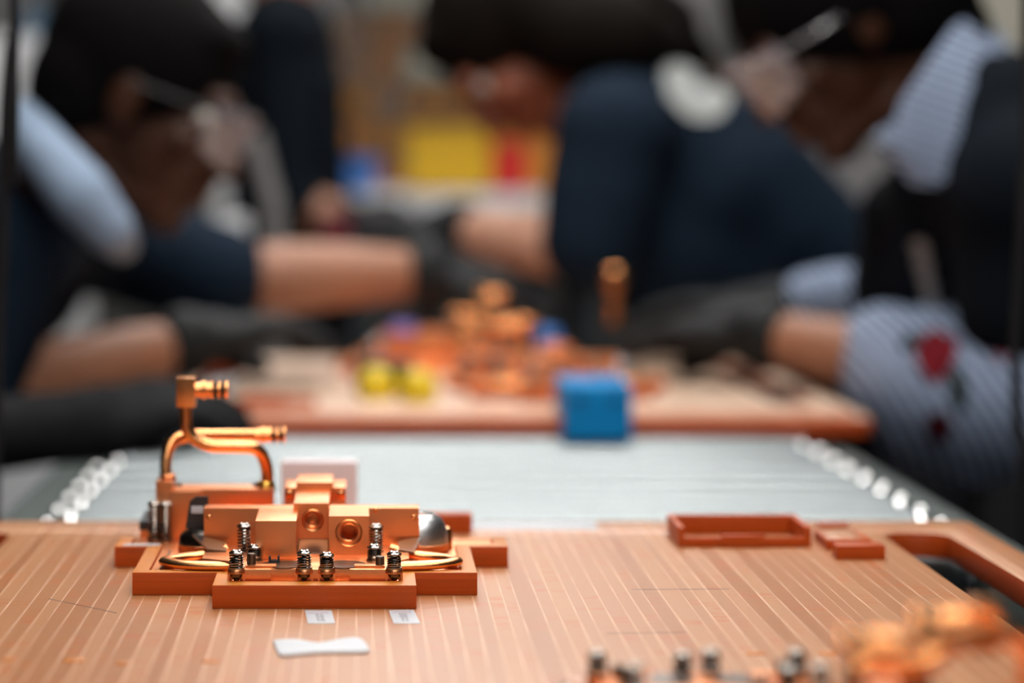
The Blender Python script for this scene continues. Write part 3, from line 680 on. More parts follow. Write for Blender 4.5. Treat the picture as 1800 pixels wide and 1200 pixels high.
def frame(o, fwd, up):
    f = Vector(fwd).normalized(); u = Vector(up); u = (u-f*u.dot(f)).normalized(); l = u.cross(f)
    m = Matrix.Identity(4)
    for i in range(3): m[i][0] = f[i]; m[i][1] = l[i]; m[i][2] = u[i]; m[i][3] = o[i]
    return m
def rotm(T):
    r = T.to_3x3().to_4x4(); return r
def head_items(T):
    """T: head frame, x forward, y left, z up; origin mid-head between the ears"""
    R = rotm(T); e = lambda c, r: ('e', T @ Vector(c), r, R); P = lambda c, r: (T @ Vector(c), r)
    it = [e((-.012,0,.034),(.094,.074,.084)), e((.030,0,-.032),(.058,.056,.078)), e((.045,0,-.075),(.036,.038,.032)),
          [P((.072,0,-.098),.018), P((.060,0,-.095),.022)],
          [P((.086,0,.018),.008), P((.104,0,-.012),.011), P((.112,0,-.028),.0125)], [P((.100,.010,-.030),.009), P((.100,-.010,-.030),.009)],
          [P((.078,.040,.034),.010), P((.086,.0,.032),.011), P((.078,-.040,.034),.010)],
          [P((.088,.018,-.056),.007), P((.097,0,-.054),.008), P((.088,-.018,-.056),.007)],
          [P((.086,.016,-.070),.008), P((.094,0,-.070),.009), P((.086,-.016,-.070),.008)],
          e((.060,.038,-.018),(.026,.020,.024)), e((.060,-.038,-.018),(.026,.020,.024)),
          [P((0,.030,-.085),.020), P((.055,.026,-.088),.017)], [P((0,-.030,-.085),.020), P((.055,-.026,-.088),.017)]]
    for s in (1, -1):
        it.append(e((-.006, s*.077, .0), (.018,.007,.031))); it.append(e((-.002, s*.074,-.020),(.010,.008,.014)))
    return it
def add_face_parts(body, T, lens=True, dark=False, eye=True):
    R = rotm(T)
    for s in (1, -1):
        mb = MB(); t = bmesh.new(); bmesh.ops.create_icosphere(t, subdivisions=2, radius=.0125)
        mb.merge(t, Matrix.Translation(T @ Vector((.069, s*.032, .012))), True); obj('eye', mb, M['eye'], body)
        mb = MB(); t = bmesh.new(); bmesh.ops.create_icosphere(t, subdivisions=2, radius=.006)
        mb.merge(t, Matrix.Translation(T @ Vector((.0768, s*.032, .011))), True); obj('iris', mb, M['hair'], body)
    if lens:
        g = MB(); g.tube([T @ Vector(p) for p in ((.0,.083,.018),(.06,.082,.022),(.098,.066,.026),(.112,.030,.030),(.114,0,.028),(.112,-.030,.030),(.098,-.066,.026),(.06,-.082,.022),(0,-.083,.018),)], .0022, 8)
        gl = obj('safety_glasses', g, M['black_plastic'] if dark else M['lens'], body)
        for s in (1, -1):
            L = MB(); vv = []; n = 8; mm = 6
            for i in range(n+1):
                a = i/n; yy = s*(.006+.062*a); xx_ = .116-.030*a*a-.004*a
                for j in range(mm+1):
                    zz_ = .034-.066*j/mm*(1-.25*a*a); vv.append(T @ Vector((xx_, yy, zz_)))
            vv2 = [v-T.to_3x3() @ Vector((.0018,0,0)) for v in vv]; N_ = len(vv); ff = []
            for i in range(n):
                for j in range(mm):
                    a = i*(mm+1)+j; ff += [(a,a+1,a+mm+2,a+mm+1),(N_+a,N_+a+mm+1,N_+a+mm+2,N_+a+1)]
            edge = [i*(mm+1) for i in range(n+1)]+[n*(mm+1)+j for j in range(1, mm+1)]+[i*(mm+1)+mm for i in range(n-1, -1, -1)]+[j for j in range(mm-1, 0, -1)]
            for q in range(len(edge)): a, b2 = edge[q], edge[(q+1) % len(edge)]; ff.append((a, b2, b2+N_, a+N_))
            L.add(vv+vv2, ff, True); obj('lens', L, M['lens'], gl)
def hand_items(T, curl=.5, side=1, spread=1.0, grow=0.0):
    """T: x to the fingertips, y to the thumb side * side, z back of hand"""
    R = rotm(T); g = grow
    it = [('e', T @ Vector((.045,0,0)), (.052+g,.040+g,.017+g), R), [(T @ Vector((-.01,0,0)), .027+g), (T @ Vector((.02,0,0)), .026+g)],
          [(T @ Vector((.02,side*.018,-.004)),.020+g),(T @ Vector((.075,side*.026,.0)),.013+g)], [(T @ Vector((.02,-side*.018,-.004)),.019+g),(T @ Vector((.070,-side*.030,.0)),.011+g)]]
    for k, (yo, L, r, x0) in enumerate(((.031,.072,.0095,.080),(.0105,.080,.0098,.085),(-.0105,.074,.0093,.082),(-.030,.058,.0082,.074))):
        p = Vector((x0, side*yo, .001)); a = -.10; ch = [(T @ Vector((x0-.02, side*yo*.85, 0)), r+.001+g), (T @ p, r+g)]
        for f, cc in ((.45,.55),(.30,.8),(.25,.6)):
            a -= curl*cc; p = p+Vector((math.cos(a)*L*f, side*yo*.12*spread, math.sin(a)*L*f)); r *= .93; ch.append((T @ p, r+g))
        it.append(ch)
    it.append([(T @ Vector((.012,side*.026,-.008)),.017+g),(T @ Vector((.040,side*.048,-.018)),.013+g),(T @ Vector((.064,side*.056,-.028-.012*curl)),.0108+g),(T @ Vector((.086,side*.050,-.038-.018*curl)),.0090+g)])
    return it
def foot_xy(p): return Vector((p.x, p.y, 0))
def ribbon(name, path, width_dirs, th, m, parent, wob=0):
    """thick cloth band along a path; width_dirs = vector of half widths at each point"""
    mb = MB(); vv = []; n = len(path); P = [Vector(p) for p in path]; W = [Vector(w_) for w_ in width_dirs]
    for i in range(n):
        t = (P[min(i+1,n-1)]-P[max(i-1,0)]).normalized(); nn = t.cross(W[i]).normalized()*th
        for s_ in (-1, -.5, 0, .5, 1): vv.append(P[i]+W[i]*s_+nn*(1-.3*s_*s_))
        for s_ in (1, .5, 0, -.5, -1): vv.append(P[i]+W[i]*s_-nn)
    ff = []
    for i in range(n-1):
        for j in range(10): a = i*10+j; b2 = i*10+(j+1) % 10; ff.append((a, b2, b2+10, a+10))
    ff += [tuple(range(10)), tuple(range((n-1)*10, n*10))]
    mb.add(vv, ff, True); return obj(name, mb, m, parent)
def legs(root, hip, sgn_face, m=None, stance=.16):
    """standing legs under the bench level"""
    h = Vector(hip); it = []; sh = []
    for s in (-1, 1):
        k = Vector((h.x+sgn_face*.03, h.y+s*stance*.55, .50)); a = Vector((h.x-sgn_face*.01, h.y+s*stance*.6, .09))
        it.append([(h+Vector((0,s*.075,0)), .105), ((h+Vector((0,s*.08,0))+k)*.5, .088), (k, .064), ((k+a)*.5, .060), (a, .045)])
        sh.append([(a+Vector((0,0,-.05)), .040), (a+Vector((sgn_face*.13,0,-.055)), .034), (a+Vector((sgn_face*.17,0,-.06)), .028)])
    it.append([(h+Vector((0,-.07,.02)), .12), (h+Vector((0,.07,.02)), .12)])
    obj_ = blob('trousers', it, .012, m or M['pants'], root)
    blob('shoe', [sh[0]], .008, M['shoe'], root); blob('shoe', [sh[1]], .008, M['shoe'], root)
def decal(name, target, pts_px, m, parent, n=14, off=.0025):
    """thin printed patch laid on a garment; outline in picture points cast onto the cloth"""
    deps = bpy.context.evaluated_depsgraph_get(); me = target.data; wo = world_origin(target)
    bv = BVHTree.FromPolygons([v.co+wo for v in me.vertices], [tuple(p.vertices) for p in me.polygons])
    co = Vector(cam.location); xs = [p[0] for p in pts_px]; ys = [p[1] for p in pts_px]
    def inside(x, y):
        c = False; j = len(pts_px)-1
        for i in range(len(pts_px)):
            xi, yi = pts_px[i]; xj, yj = pts_px[j]
            if (yi > y) != (yj > y) and x < (xj-xi)*(y-yi)/(yj-yi)+xi: c = not c
            j = i
        return c
    mb = MB(); g = {}; st = (max(xs)-min(xs))/n; ny = int((max(ys)-min(ys))/st)+2
    def vert(i, j):
        if (i, j) in g: return g[(i, j)]
        d = (U(min(xs)+i*st, min(ys)+j*st, 1)-co).normalized(); hit = bv.ray_cast(co, d)
        g[(i, j)] = None if hit[0] is None else mb.bm.verts.new(hit[0]+hit[1].normalized()*off if hit[1].dot(d) < 0 else hit[0]-hit[1].normalized()*off)
        return g[(i, j)]
    for i in range(n+1):
        for j in range(ny+1):
            if inside(min(xs)+(i+.5)*st, min(ys)+(j+.5)*st):
                q = [vert(i,j), vert(i+1,j), vert(i+1,j+1), vert(i,j+1)]
                if all(q): 
                    f = mb.bm.faces.new(q); f.smooth = True
    if not mb.bm.faces: mb.bm.free(); return None
    r = bmesh.ops.solidify(mb.bm, geom=list(mb.bm.faces), thickness=.0015)
    return obj(name, mb, m, parent, sharp=False)

# ---- person A: left, looking down to the right
hA = U(250,180,2.47)
TA = frame(hA, (math.cos(math.radians(24)),-.05,-math.sin(math.radians(24))), (0,0,1))
hipA = Vector((-.62,2.62,.90)); nbA = U(95,345,2.62); chA = nbA*.55+hipA*.45+Vector((-.01,0,.02))
shRA = U(20,440,2.46); shLA = U(170,420,2.80)
elRA = U(-70,700,2.44); wrRA = U(350,598,2.60); elLA = U(395,490,2.80); wrLA = U(780,478,2.86)
rA = thing('person', foot_xy(hipA), 'person with cropped black hair, safety glasses and navy top with pale collar, facing right', 'person')
def torso(nb, hip, shR, shL, g=0.0):
    ax = (hip-nb); m1 = nb+ax*.30; m2 = nb+ax*.62; sd = (shR-shL).normalized()
    it = [[(nb+ax*.04+sd*.03,.060+g),(nb+ax*.04-sd*.03,.060+g)], [(shR,.062+g),(nb+ax*.08,.080+g),(shL,.062+g)]]
    for c, r, wd in ((m1,.100,.075),((m1+m2)*.5,.100,.070),(m2,.100,.062),(hip,.112,.068)): it.append([(c+sd*wd, r+g),(c-sd*wd, r+g)])
    it += [[(m1+sd*.07,.10+g),(m2+sd*.062,.10+g),(hip+sd*.068,.112+g)],[(m1-sd*.07,.10+g),(m2-sd*.062,.10+g),(hip-sd*.068,.112+g)],[(nb+ax*.10+sd*.07,.078+g),(m1+sd*.07,.10+g)],[(nb+ax*.10-sd*.07,.078+g),(m1-sd*.07,.10+g)],[(nb+ax*.1,.09+g),(m1,.105+g),(m2,.105+g),(hip,.11+g)]]
    return it
def arm(sh, el, wr, g=0.0, upto=1.0):
    ch = [(sh,.056+g),((sh+el)*.5,.050+g),(el,.042+g)]
    if upto > 0:
        e2 = el+(wr-el)*upto; ch += [(el+(wr-el)*min(.3,upto),.044+g)]
        if upto > .3: ch += [(e2,.030+g if upto >= 1 else .036+g)]
    return ch
def person_body(root, T, neck_pts, nb, hip, shR, shL, arms, skin, g=-.012):
    it = head_items(T)+torso(nb, hip, shR, shL, g)+[neck_pts]
    for (sh, el, wr) in arms: it.append([(sh,.046),((sh+el)*.5,.042),(el,.037),(el+(wr-el)*.3,.042),(el+(wr-el)*.7,.034),(wr,.026)])
    return blob('body', it, .006, skin, root, smooth=4)
neckA = [(TA @ Vector((-.030,0,-.045)),.056),(TA @ Vector((-.050,0,-.10)),.055),(nbA,.062)]
bodyA = person_body(rA, TA, neckA, nbA, hipA, shRA, shLA, [(shRA,elRA,wrRA),(shLA,elLA,wrLA)], M['skin_shaded'])
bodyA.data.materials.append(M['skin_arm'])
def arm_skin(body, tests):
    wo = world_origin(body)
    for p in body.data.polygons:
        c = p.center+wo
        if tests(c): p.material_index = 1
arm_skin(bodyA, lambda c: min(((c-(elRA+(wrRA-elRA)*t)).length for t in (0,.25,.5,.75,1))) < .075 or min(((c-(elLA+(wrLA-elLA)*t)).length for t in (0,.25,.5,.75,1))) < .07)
def hair_cap(root, T, m, back=.0, grow=.012, extra=[]):
    R = rotm(T); e = lambda c, r: ('e', T @ Vector(c), r, R)
    it = [e((-.022,0,.044),(.092+grow,.072+grow,.082+grow)), e((-.055,0,.0),(.055+grow,.066+grow,.070+grow)), e((.030,0,.085),(.050,.060,.034))]
    return blob('hair', it+extra, .006, m, root, smooth=4)
hair_cap(rA, TA, M['hair'])
add_face_parts(rA, TA, True, True)
blob('shirt', torso(nbA, hipA, shRA, shLA, .006)+[[(shRA,.062),((shRA+elRA)*.5,.062),(elRA+(shRA-elRA)*.15,.060)], [(shLA,.062),((shLA+elLA)*.5,.064),(elLA+(shLA-elLA)*.05,.062)]], .009, M['navy'], rA, smooth=5)
blob('collar', [[(U(40,205,2.44),.020),(U(85,275,2.38),.028),(U(140,340,2.36),.032),(U(190,400,2.37),.026),(U(215,430,2.45),.018)], [(U(52,225,2.50),.022),(U(60,240,2.64),.026),(U(75,260,2.74),.026),(U(190,400,2.76),.024)],[(U(30,210,2.58),.02),(U(60,270,2.50),.03)]], .006, M['collar_blue'], rA)
legs(rA, hipA, 1)
def glove(root, wr, tip, up, curl, side, cuff_from=None, cuff_len=.06, g=.002, m='rubber_glove'):
    T = frame(wr, tip-wr, up); it = hand_items(T, curl, side, 1.0, g)
    if cuff_from is not None:
        d = (cuff_from-wr).normalized(); it.append([(wr,.032),(wr+d*cuff_len*.5,.036),(wr+d*cuff_len,.040)])
    return blob('glove', it, .0035, M[m], root, smooth=3)
glove(rA, wrRA, U(560,560,2.66), (.0,.1,1), .34, 1, elRA, .02)
glove(rA, wrLA, U(960,520,2.86), (.1,.0,1), .55, -1, elLA, .02)

UB = lambda px, py, d: U(px, py, d*1.04)
# ---- person B: middle, head down, seen from the side
hB = UB(905,78,3.0)
TB = frame(hB, (-.48,-.05,-.88), (-.88,0,.48))
hipB = Vector((.74,3.28,.90)); nbB = UB(1085,180,3.02); shRB = UB(1075,235,2.86); shLB = UB(1110,190,3.20)
elRB = UB(1040,440,2.86); wrRB = UB(790,402,3.02); elLB = UB(1060,430,3.22); wrLB = UB(900,470,3.2)
rB = thing('person', foot_xy(hipB), 'person in navy t-shirt with a white emblem on the back, head bent down', 'person')
neckB = [(TB @ Vector((-.030,0,-.045)),.052),(TB @ Vector((-.050,0,-.10)),.052),(nbB,.062)]
bodyB = person_body(rB, TB, neckB, nbB, hipB, shRB, shLB, [(shRB,elRB,wrRB),(shLB,elLB,wrLB)], M['skin_shaded_red'])
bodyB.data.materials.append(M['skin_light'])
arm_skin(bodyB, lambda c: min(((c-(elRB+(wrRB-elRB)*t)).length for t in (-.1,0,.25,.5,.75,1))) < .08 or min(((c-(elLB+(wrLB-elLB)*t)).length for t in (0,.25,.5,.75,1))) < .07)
hair_cap(rB, TB, M['hair_brown'], extra=[[(TB @ Vector((-.05,.02,.02)),.075),(UB(1010,55,2.93),.062),(UB(1085,62,2.93),.060),(UB(1160,85,2.97),.040)],[(TB @ Vector((-.07,0,.05)),.07),(UB(1010,20,3.0),.075),(UB(1090,30,3.02),.07),(UB(1160,50,3.06),.055)], [(UB(1150,40,3.06),.045),(UB(1215,95,3.08),.03)]])
blob('ponytail', [[(UB(1030,-70,3.0),.05),(UB(1120,10,3.05),.032),(UB(1190,80,3.08),.026),(UB(1250,140,3.10),.018),(UB(1300,180,3.10),.012)]], .006, M['hair_strand'], rB)
add_face_parts(rB, TB, False)
slB = [[(shRB,.070),((shRB+elRB)*.5,.072),(elRB+(shRB-elRB)*.08,.066)], [(shLB,.064),((shLB+elLB)*.5,.060),(elLB,.055)]]
shirtB = blob('t_shirt', torso(nbB, hipB, shRB, shLB, .012)+slB+[[(UB(1140,190,2.98),.075),(UB(1290,330,3.02),.11),(UB(1400,470,3.05),.12),(hipB,.12)], [(UB(1080,350,2.95),.07),(UB(1200,430,3.0),.12),(UB(1330,540,3.05),.13)]], .010, M['navy'], rB, smooth=5)
decal('back_emblem', shirtB, [(1163,140),(1168,118),(1184,109),(1204,110),(1218,122),(1222,140),(1234,152),(1258,152),(1276,165),(1280,185),(1266,205),(1240,214),(1215,208),(1190,192),(1172,170)], M['white_cloth'], shirtB, 16)
glove(rB, wrRB, UB(640,425,3.05), (0,.1,1), .5, 1, elRB, .02)
glove(rB, wrLB, UB(760,510,3.2), (0,.1,1), .5, -1, elLB, .03)
legs(rB, hipB, -1)

# ---- person C: right, dark vest over a striped floral shirt
hC = U(1470,55,2.48)
TC = frame(hC, (-math.cos(math.radians(36)),-.12,-math.sin(math.radians(36))), (-.3,0,1))
hipC = Vector((.92,2.46,.92)); nbC = U(1700,200,2.50); shRC = U(1830,360,2.66); shLC = U(1800,330,2.34)
elLC = U(1830,690,2.38); wrLC = U(1305,582,2.64); elRC = U(1640,560,2.80); wrRC = U(1330,548,2.84)
rC = thing('person', foot_xy(hipC), 'person in black vest over a striped shirt with red roses, leaning in', 'person')
neckC = [(TC @ Vector((-.030,0,-.045)),.056),(TC @ Vector((-.050,0,-.10)),.058),(nbC,.066)]
bodyC = person_body(rC, TC, neckC, nbC, hipC, shRC, shLC, [(shLC,elLC,wrLC),(shRC,elRC,wrRC)], M['skin_shaded'])
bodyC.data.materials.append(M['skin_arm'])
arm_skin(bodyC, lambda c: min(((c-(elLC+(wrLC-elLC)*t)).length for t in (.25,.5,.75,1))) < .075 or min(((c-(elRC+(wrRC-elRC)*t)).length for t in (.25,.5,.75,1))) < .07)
hair_cap(rC, TC, M['hair'], grow=.022, extra=[[(U(1400,-40,2.48),.045),(U(1500,-60,2.48),.07),(U(1600,-20,2.48),.07),(U(1660,60,2.48),.05)]])
add_face_parts(rC, TC, True)
vestC = blob('vest', torso(nbC, hipC, shRC, shLC, .012)+[[(U(1640,330,2.48),.05),(U(1680,450,2.56),.09),(U(1760,560,2.60),.11),(hipC,.13)],[(shLC,.07),((shLC+elLC)*.5+Vector((0,0,.05)),.075),(shLC*.3+elLC*.7+Vector((0,0,.03)),.080)],[(shRC,.07),(U(1700,470,2.76),.072),(U(1640,520,2.78),.066)],[(U(1590,380,2.55),.05),(U(1640,500,2.62),.09),(U(1760,640,2.55),.12)]], .010, M['navy_dark'], rC, smooth=5)
ribbon('shirt_collar', [U(1752,62,2.52), U(1735,90,2.42), U(1700,150,2.37), U(1650,225,2.35), U(1606,285,2.35), U(1588,300,2.36)],
       [(.024,.02,-.022),(.034,.012,-.026),(.036,.008,-.026),(.036,.006,-.026),(.024,.004,-.022),(.010,.002,-.012)], .004, M['stripe_collar'], rC)
ribbon('shirt_collar', [U(1752,62,2.52), U(1700,70,2.62), U(1640,160,2.66), U(1590,240,2.62), U(1560,270,2.56)],
       [(.024,.02,-.022),(.03,-.012,-.02),(.03,-.008,-.02),(.024,-.006,-.018),(.01,-.004,-.01)], .004, M['stripe_collar'], rC)
slv = [[(U(1558,632,2.53),.056),(U(1590,645,2.50),.064),(U(1640,672,2.47),.080),(U(1740,695,2.42),.086),(elLC,.086)],
       [(U(1560,690,2.50),.045),(U(1620,730,2.46),.050),(U(1720,770,2.42),.05)], [(U(1560,605,2.53),.04),(U(1660,625,2.46),.05),(U(1760,640,2.40),.05)], [(U(1560,625,2.53),.056),(U(1575,700,2.52),.04)]]
sleeveC = blob('shirt_sleeve', slv, .007, M['stripe_shirt'], rC, smooth=3)
blob('shirt_sleeve', [[(U(1425,528,2.82),.036),(U(1470,530,2.81),.044),(U(1560,540,2.80),.052),(elRC,.055),((elRC+shRC)*.5,.055)]], .007, M['stripe_shirt'], rC, smooth=3)
decal('rose_print', sleeveC, [(1612,610),(1625,590),(1645,580),(1668,588),(1685,600),(1682,630),(1668,655),(1648,675),(1628,662),(1614,640)], M['rose'], sleeveC, 12)
decal('leaf_print', sleeveC, [(1668,660),(1690,640),(1702,670),(1700,710),(1690,730),(1672,700)], M['leaf'], sleeveC, 9)
decal('leaf_print', sleeveC, [(1585,600),(1605,585),(1622,592),(1606,612),(1588,618)], M['leaf'], sleeveC, 8)
decal('rose_print', sleeveC, [(1630,730),(1660,720),(1680,745),(1665,775),(1635,770)], M['maroon'], sleeveC, 9)
decal('rose_print', sleeveC, [(1742,585),(1760,580),(1774,605),(1765,640),(1748,625)], M['rose'], sleeveC, 8)
decal('badge_strap', vestC, [(1603,424),(1612,417),(1624,418),(1632,428),(1652,540),(1646,549),(1632,548)], M['lanyard'], rC, 8, .003)
glove(rC, wrLC, U(1000,588,2.74), (.15,-.1,1), .22, -1, elLC, .035, .004)
glove(rC, wrRC, U(1020,525,2.92), (.1,.1,1), .35, 1, elRC, .03)
legs(rC, hipC, -1)

# ---- person D: only a gloved forearm reaches in at the lower left
hipD = Vector((-.95,2.02,.92)); shD = Vector((-.78,1.98,1.30)); elD = U(-330,800,2.10); wrD = U(150,745,2.18)
rD = thing('person', foot_xy(hipD), 'person reaching in with only a shade-darkened gloved forearm, below the pale collar', 'person')
nbD = Vector((-.84,2.15,1.36)); hD = Vector((-.82,2.16,1.56)); TD = frame(hD, (.9,0,-.4), (0,0,1)); shD2 = Vector((-.90,2.27,1.30)); elD2 = Vector((-.98,2.30,1.04)); wrD2 = Vector((-.86,2.26,.84))
bodyD = person_body(rD, TD, [(TD @ Vector((-.03,0,-.05)),.056),(nbD,.062)], nbD, hipD, shD, shD2, [(shD,elD,wrD),(shD2,elD2,wrD2)], M['skin_arm'])
hair_cap(rD, TD, M['hair']); add_face_parts(rD, TD, True)
blob('shirt', torso(nbD, hipD, shD, shD2, .006)+[[(shD,.062),((shD+elD)*.5,.060),(elD,.054)],[(shD2,.062),((shD2+elD2)*.5,.058),(elD2,.052)]], .010, M['navy_dark'], rD, smooth=5)
glove(rD, wrD, U(390,692,2.24), (.1,-.25,1), .32, 1, elD, .23, .007, 'shaded_glove')
glove(rD, wrD2, wrD2+Vector((.05,-.02,-.15)), (1,0,0), .5, -1, elD2, .05)
legs(rD, hipD, 1)

# ---- person E: standing further back between the two heads
hipE = Vector((-.125,4.35,.95)); nbE = Vector((-.14,4.35,1.48)); hE = Vector((-.10,4.35,1.66)); TE = frame(hE, (.97,0,-.2), (0,0,1))
shRE = Vector((-.14,4.19,1.42)); shLE = Vector((-.14,4.51,1.42)); elRE = Vector((-.13,4.15,1.14)); wrRE = Vector((.06,4.12,1.04)); elLE = Vector((-.12,4.56,1.14)); wrLE = Vector((.10,4.50,1.04))
rE = thing('person', foot_xy(hipE), 'person in dark navy standing behind the bent heads with the face above the frame', 'person')
bodyE = person_body(rE, TE, [(TE @ Vector((-.03,0,-.05)),.056),(nbE,.062)], nbE, hipE, shRE, shLE, [(shRE,elRE,wrRE),(shLE,elLE,wrLE)], M['skin_arm'])
hair_cap(rE, TE, M['hair']); add_face_parts(rE, TE, False)
blob('shirt', torso(nbE, hipE, shRE, shLE, .004)+[[(shRE,.056),((shRE+elRE)*.5,.052),(elRE,.045),(wrRE,.034)],[(shLE,.056),((shLE+elLE)*.5,.052),(elLE,.045),(wrLE,.034)]], .010, M['navy_dark'], rE, smooth=5)
for wr_, sd_ in ((wrRE,1),(wrLE,-1)): blob('hand', hand_items(frame(wr_, (1,0,-.3), (0,0,1)), .5, sd_), .004, M['skin_arm'], rE)
legs(rE, hipE, 1)

# ------------------------------------------------------------------ background furniture
def boxobj(name, px0, px1, py0, py1, d, depth, m, label, cat, group=None, zmin=None, bev=.01):
    a = U(px0, py0, d); b_ = U(px1, py1, d)
    return tag(obj(name, MB().box(a.x, b_.x, d, d+depth, b_.z if zmin is None else zmin, a.z, bev), m), label, cat, group)
# bench behind carrying coloured bins
DB = 5.0; zb = U(0,338,DB).z
bt = thing('workbench', (.30, DB+.3, 0), 'dark workbench carrying coloured bins in front of the back shelf', 'workbench')
xl, xr = U(592,0,DB).x, U(1500,0,DB).x
obj('bench_top', MB().box(xl, xr, DB-.05, DB+.75, zb-.04, zb, .004), M['lgrey'], bt)
for x in (xl+.05, xr-.05):
    for y in (DB, DB+.7): obj('leg', MB().box(x-.025, x+.025, y-.025, y+.025, 0, zb-.04, .003), M['frame_grey'], bt)
def binobj(name, px0, px1, py0, d, m, label, group, depth=.16, hgt=None, zbase=None):
    a = U(px0, py0, d); b_ = U(px1, py0, d); z0_ = zb if zbase is None else zbase; t_ = .005; mb = MB()
    mb.box(a.x, b_.x, d, d+depth, z0_, z0_+.006)
    mb.box(a.x, b_.x, d, d+t_, z0_, a.z-.01); mb.box(a.x, b_.x, d+depth-t_, d+depth, z0_, a.z)
    mb.box(a.x, a.x+t_, d+t_, d+depth-t_, z0_, a.z); mb.box(b_.x-t_, b_.x, d+t_, d+depth-t_, z0_, a.z)
    mb.box(a.x-.003, b_.x+.003, d-.004, d+t_, a.z-.018, a.z-.008)
    return tag(obj(name, mb, m), label, 'bin', group)
binobj('storage_bin', 718, 862, 225, DB, M['yellow_bin'], 'large yellow storage bin on the back workbench', 'bins on the back workbench')
binobj('storage_bin', 870, 922, 250, DB, M['red_bin'], 'red storage bin between the yellow and orange ones', 'bins on the back workbench')
binobj('storage_bin', 928, 975, 240, DB, M['orange_bin'], 'orange storage bin beside the red one on the back workbench', 'bins on the back workbench')
binobj('storage_bin', 594, 662, 280, DB-.02, M['lblue'], 'blue storage bin at the left end of the back workbench', 'bins on the back workbench', hgt=.05)
# tall shelf with boxes of parts
SH = 5.9
sh = thing('storage_rack', (.12, SH+.2, 0), 'tall storage rack packed with small tan and amber boxes behind the coloured bins', 'shelf')
sx0, sx1 = U(575,0,SH).x, U(1010,0,SH).x
for x in (sx0, sx1):
    for y in (SH, SH+.4): obj('post', MB().box(x-.018, x+.018, y-.018, y+.018, 0, 2.1, .002), M['mgrey'], sh)
levels = []
for py in (330, 262, 200, 138, 76, 14, -50):
    zz = U(0,py,SH).z; obj('shelf_board', MB().box(sx0, sx1, SH-.01, SH+.41, zz-.012, zz, .001), M['frame_grey'], sh); levels.append(zz)
cols_ = {0:['amber_bin','orange_bin','cart','lgrey'], 1:['amber_bin','orange_bin','amber_bin','cart'], 2:['amber_bin','cart','tan_bin','amber_bin'], 3:['tan_bin','lgrey','cart','beige'], 4:['tan_bin','mgrey','cart','tan_bin'], 5:['mgrey','tan_bin','beige','navy'], 6:['mgrey','beige','cart','mgrey']}
names_ = {'amber_bin':'amber','orange_bin':'orange','cart':'cardboard','lgrey':'pale grey','tan_bin':'tan','mgrey':'grey','beige':'beige','navy':'navy'}
rows_ = ['lowest','second','third','fourth','fifth','sixth','top']
for li, zz in enumerate(levels):
    x = sx0+.03; k = 0; counts = {}
    while x < sx1-.10:
        wd = random.uniform(.045,.075); hg = random.uniform(.050,.068); key = cols_[li][(k+random.randint(0,1)) % 4]
        m = MB(); m.box(x, x+wd, SH+.02, SH+.30, zz, zz+hg, .003); m.box(x+wd*.2, x+wd*.8, SH+.012, SH+.021, zz+hg*.3, zz+hg*.65, .001)
        nm = names_[key]; c_ = counts.get(nm, 0); counts[nm] = c_+1
        tag(obj('parts_box', m, M[key]), f'{ORD[c_]} {nm} parts box from the left on the {rows_[li]} shelf of the rack', 'box', 'parts boxes on the storage rack'); x += wd+random.uniform(.006,.03); k += 1
# pale tote on the near side of the bench
DT = 3.75
tt = MB(); a = U(745,345,DT); b_ = U(965,440,DT); tt.box(a.x, b_.x, DT, DT+.28, b_.z, b_.z+.008)
for args in ((a.x,b_.x,DT,DT+.008),(a.x,b_.x,DT+.272,DT+.28),(a.x,a.x+.008,DT+.008,DT+.272),(b_.x-.008,b_.x,DT+.008,DT+.272)): tt.box(*args, b_.z+.008, a.z)
tt.box(a.x+.01,b_.x-.01,DT+.01,DT+.27,b_.z+.012,a.z-.010)
tag(obj('parts_tote', tt, M['lgrey']), 'pale grey tote with its lid on, behind the bare bent arm', 'tote')
zt = b_.z
st = thing('side_table', ((a.x+b_.x)/2, DT+.1, 0), 'low dark table behind the far pallet holding the pale tote', 'table')
obj('table_top', MB().box(a.x-.28, b_.x+.10, DT-.06, DT+.32, zt-.03, zt, .003), M['frame_grey'], st)
for x in (a.x-.24, b_.x+.06):
    for y in (DT-.02, DT+.28): obj('leg', MB().box(x-.02, x+.02, y-.02, y+.02, 0, zt-.03, .002), M['frame_grey'], st)
k = MB(); p = U(590,402,DT+.02); k.lathe((p.x, p.y, zt), (0,0,1), [(0,.020),(p.z-zt+.02,.022),(p.z-zt+.026,.018)], 24); tag(obj('red_jar', k, M['maroon']), 'small dark red jar on the low table behind the crossing forearm', 'jar')
k = MB(); a = U(625,365,DT+.1); b_ = U(730,440,DT+.1); k.box(a.x, b_.x, DT+.1, DT+.22, zt, a.z, .01); k.box(a.x+.02,b_.x-.02,DT+.12,DT+.20,a.z,a.z+.012,.004); tag(obj('tool_case', k, M['black_plastic']), 'black lidded tool case on the low table beside the pale tote', 'case')
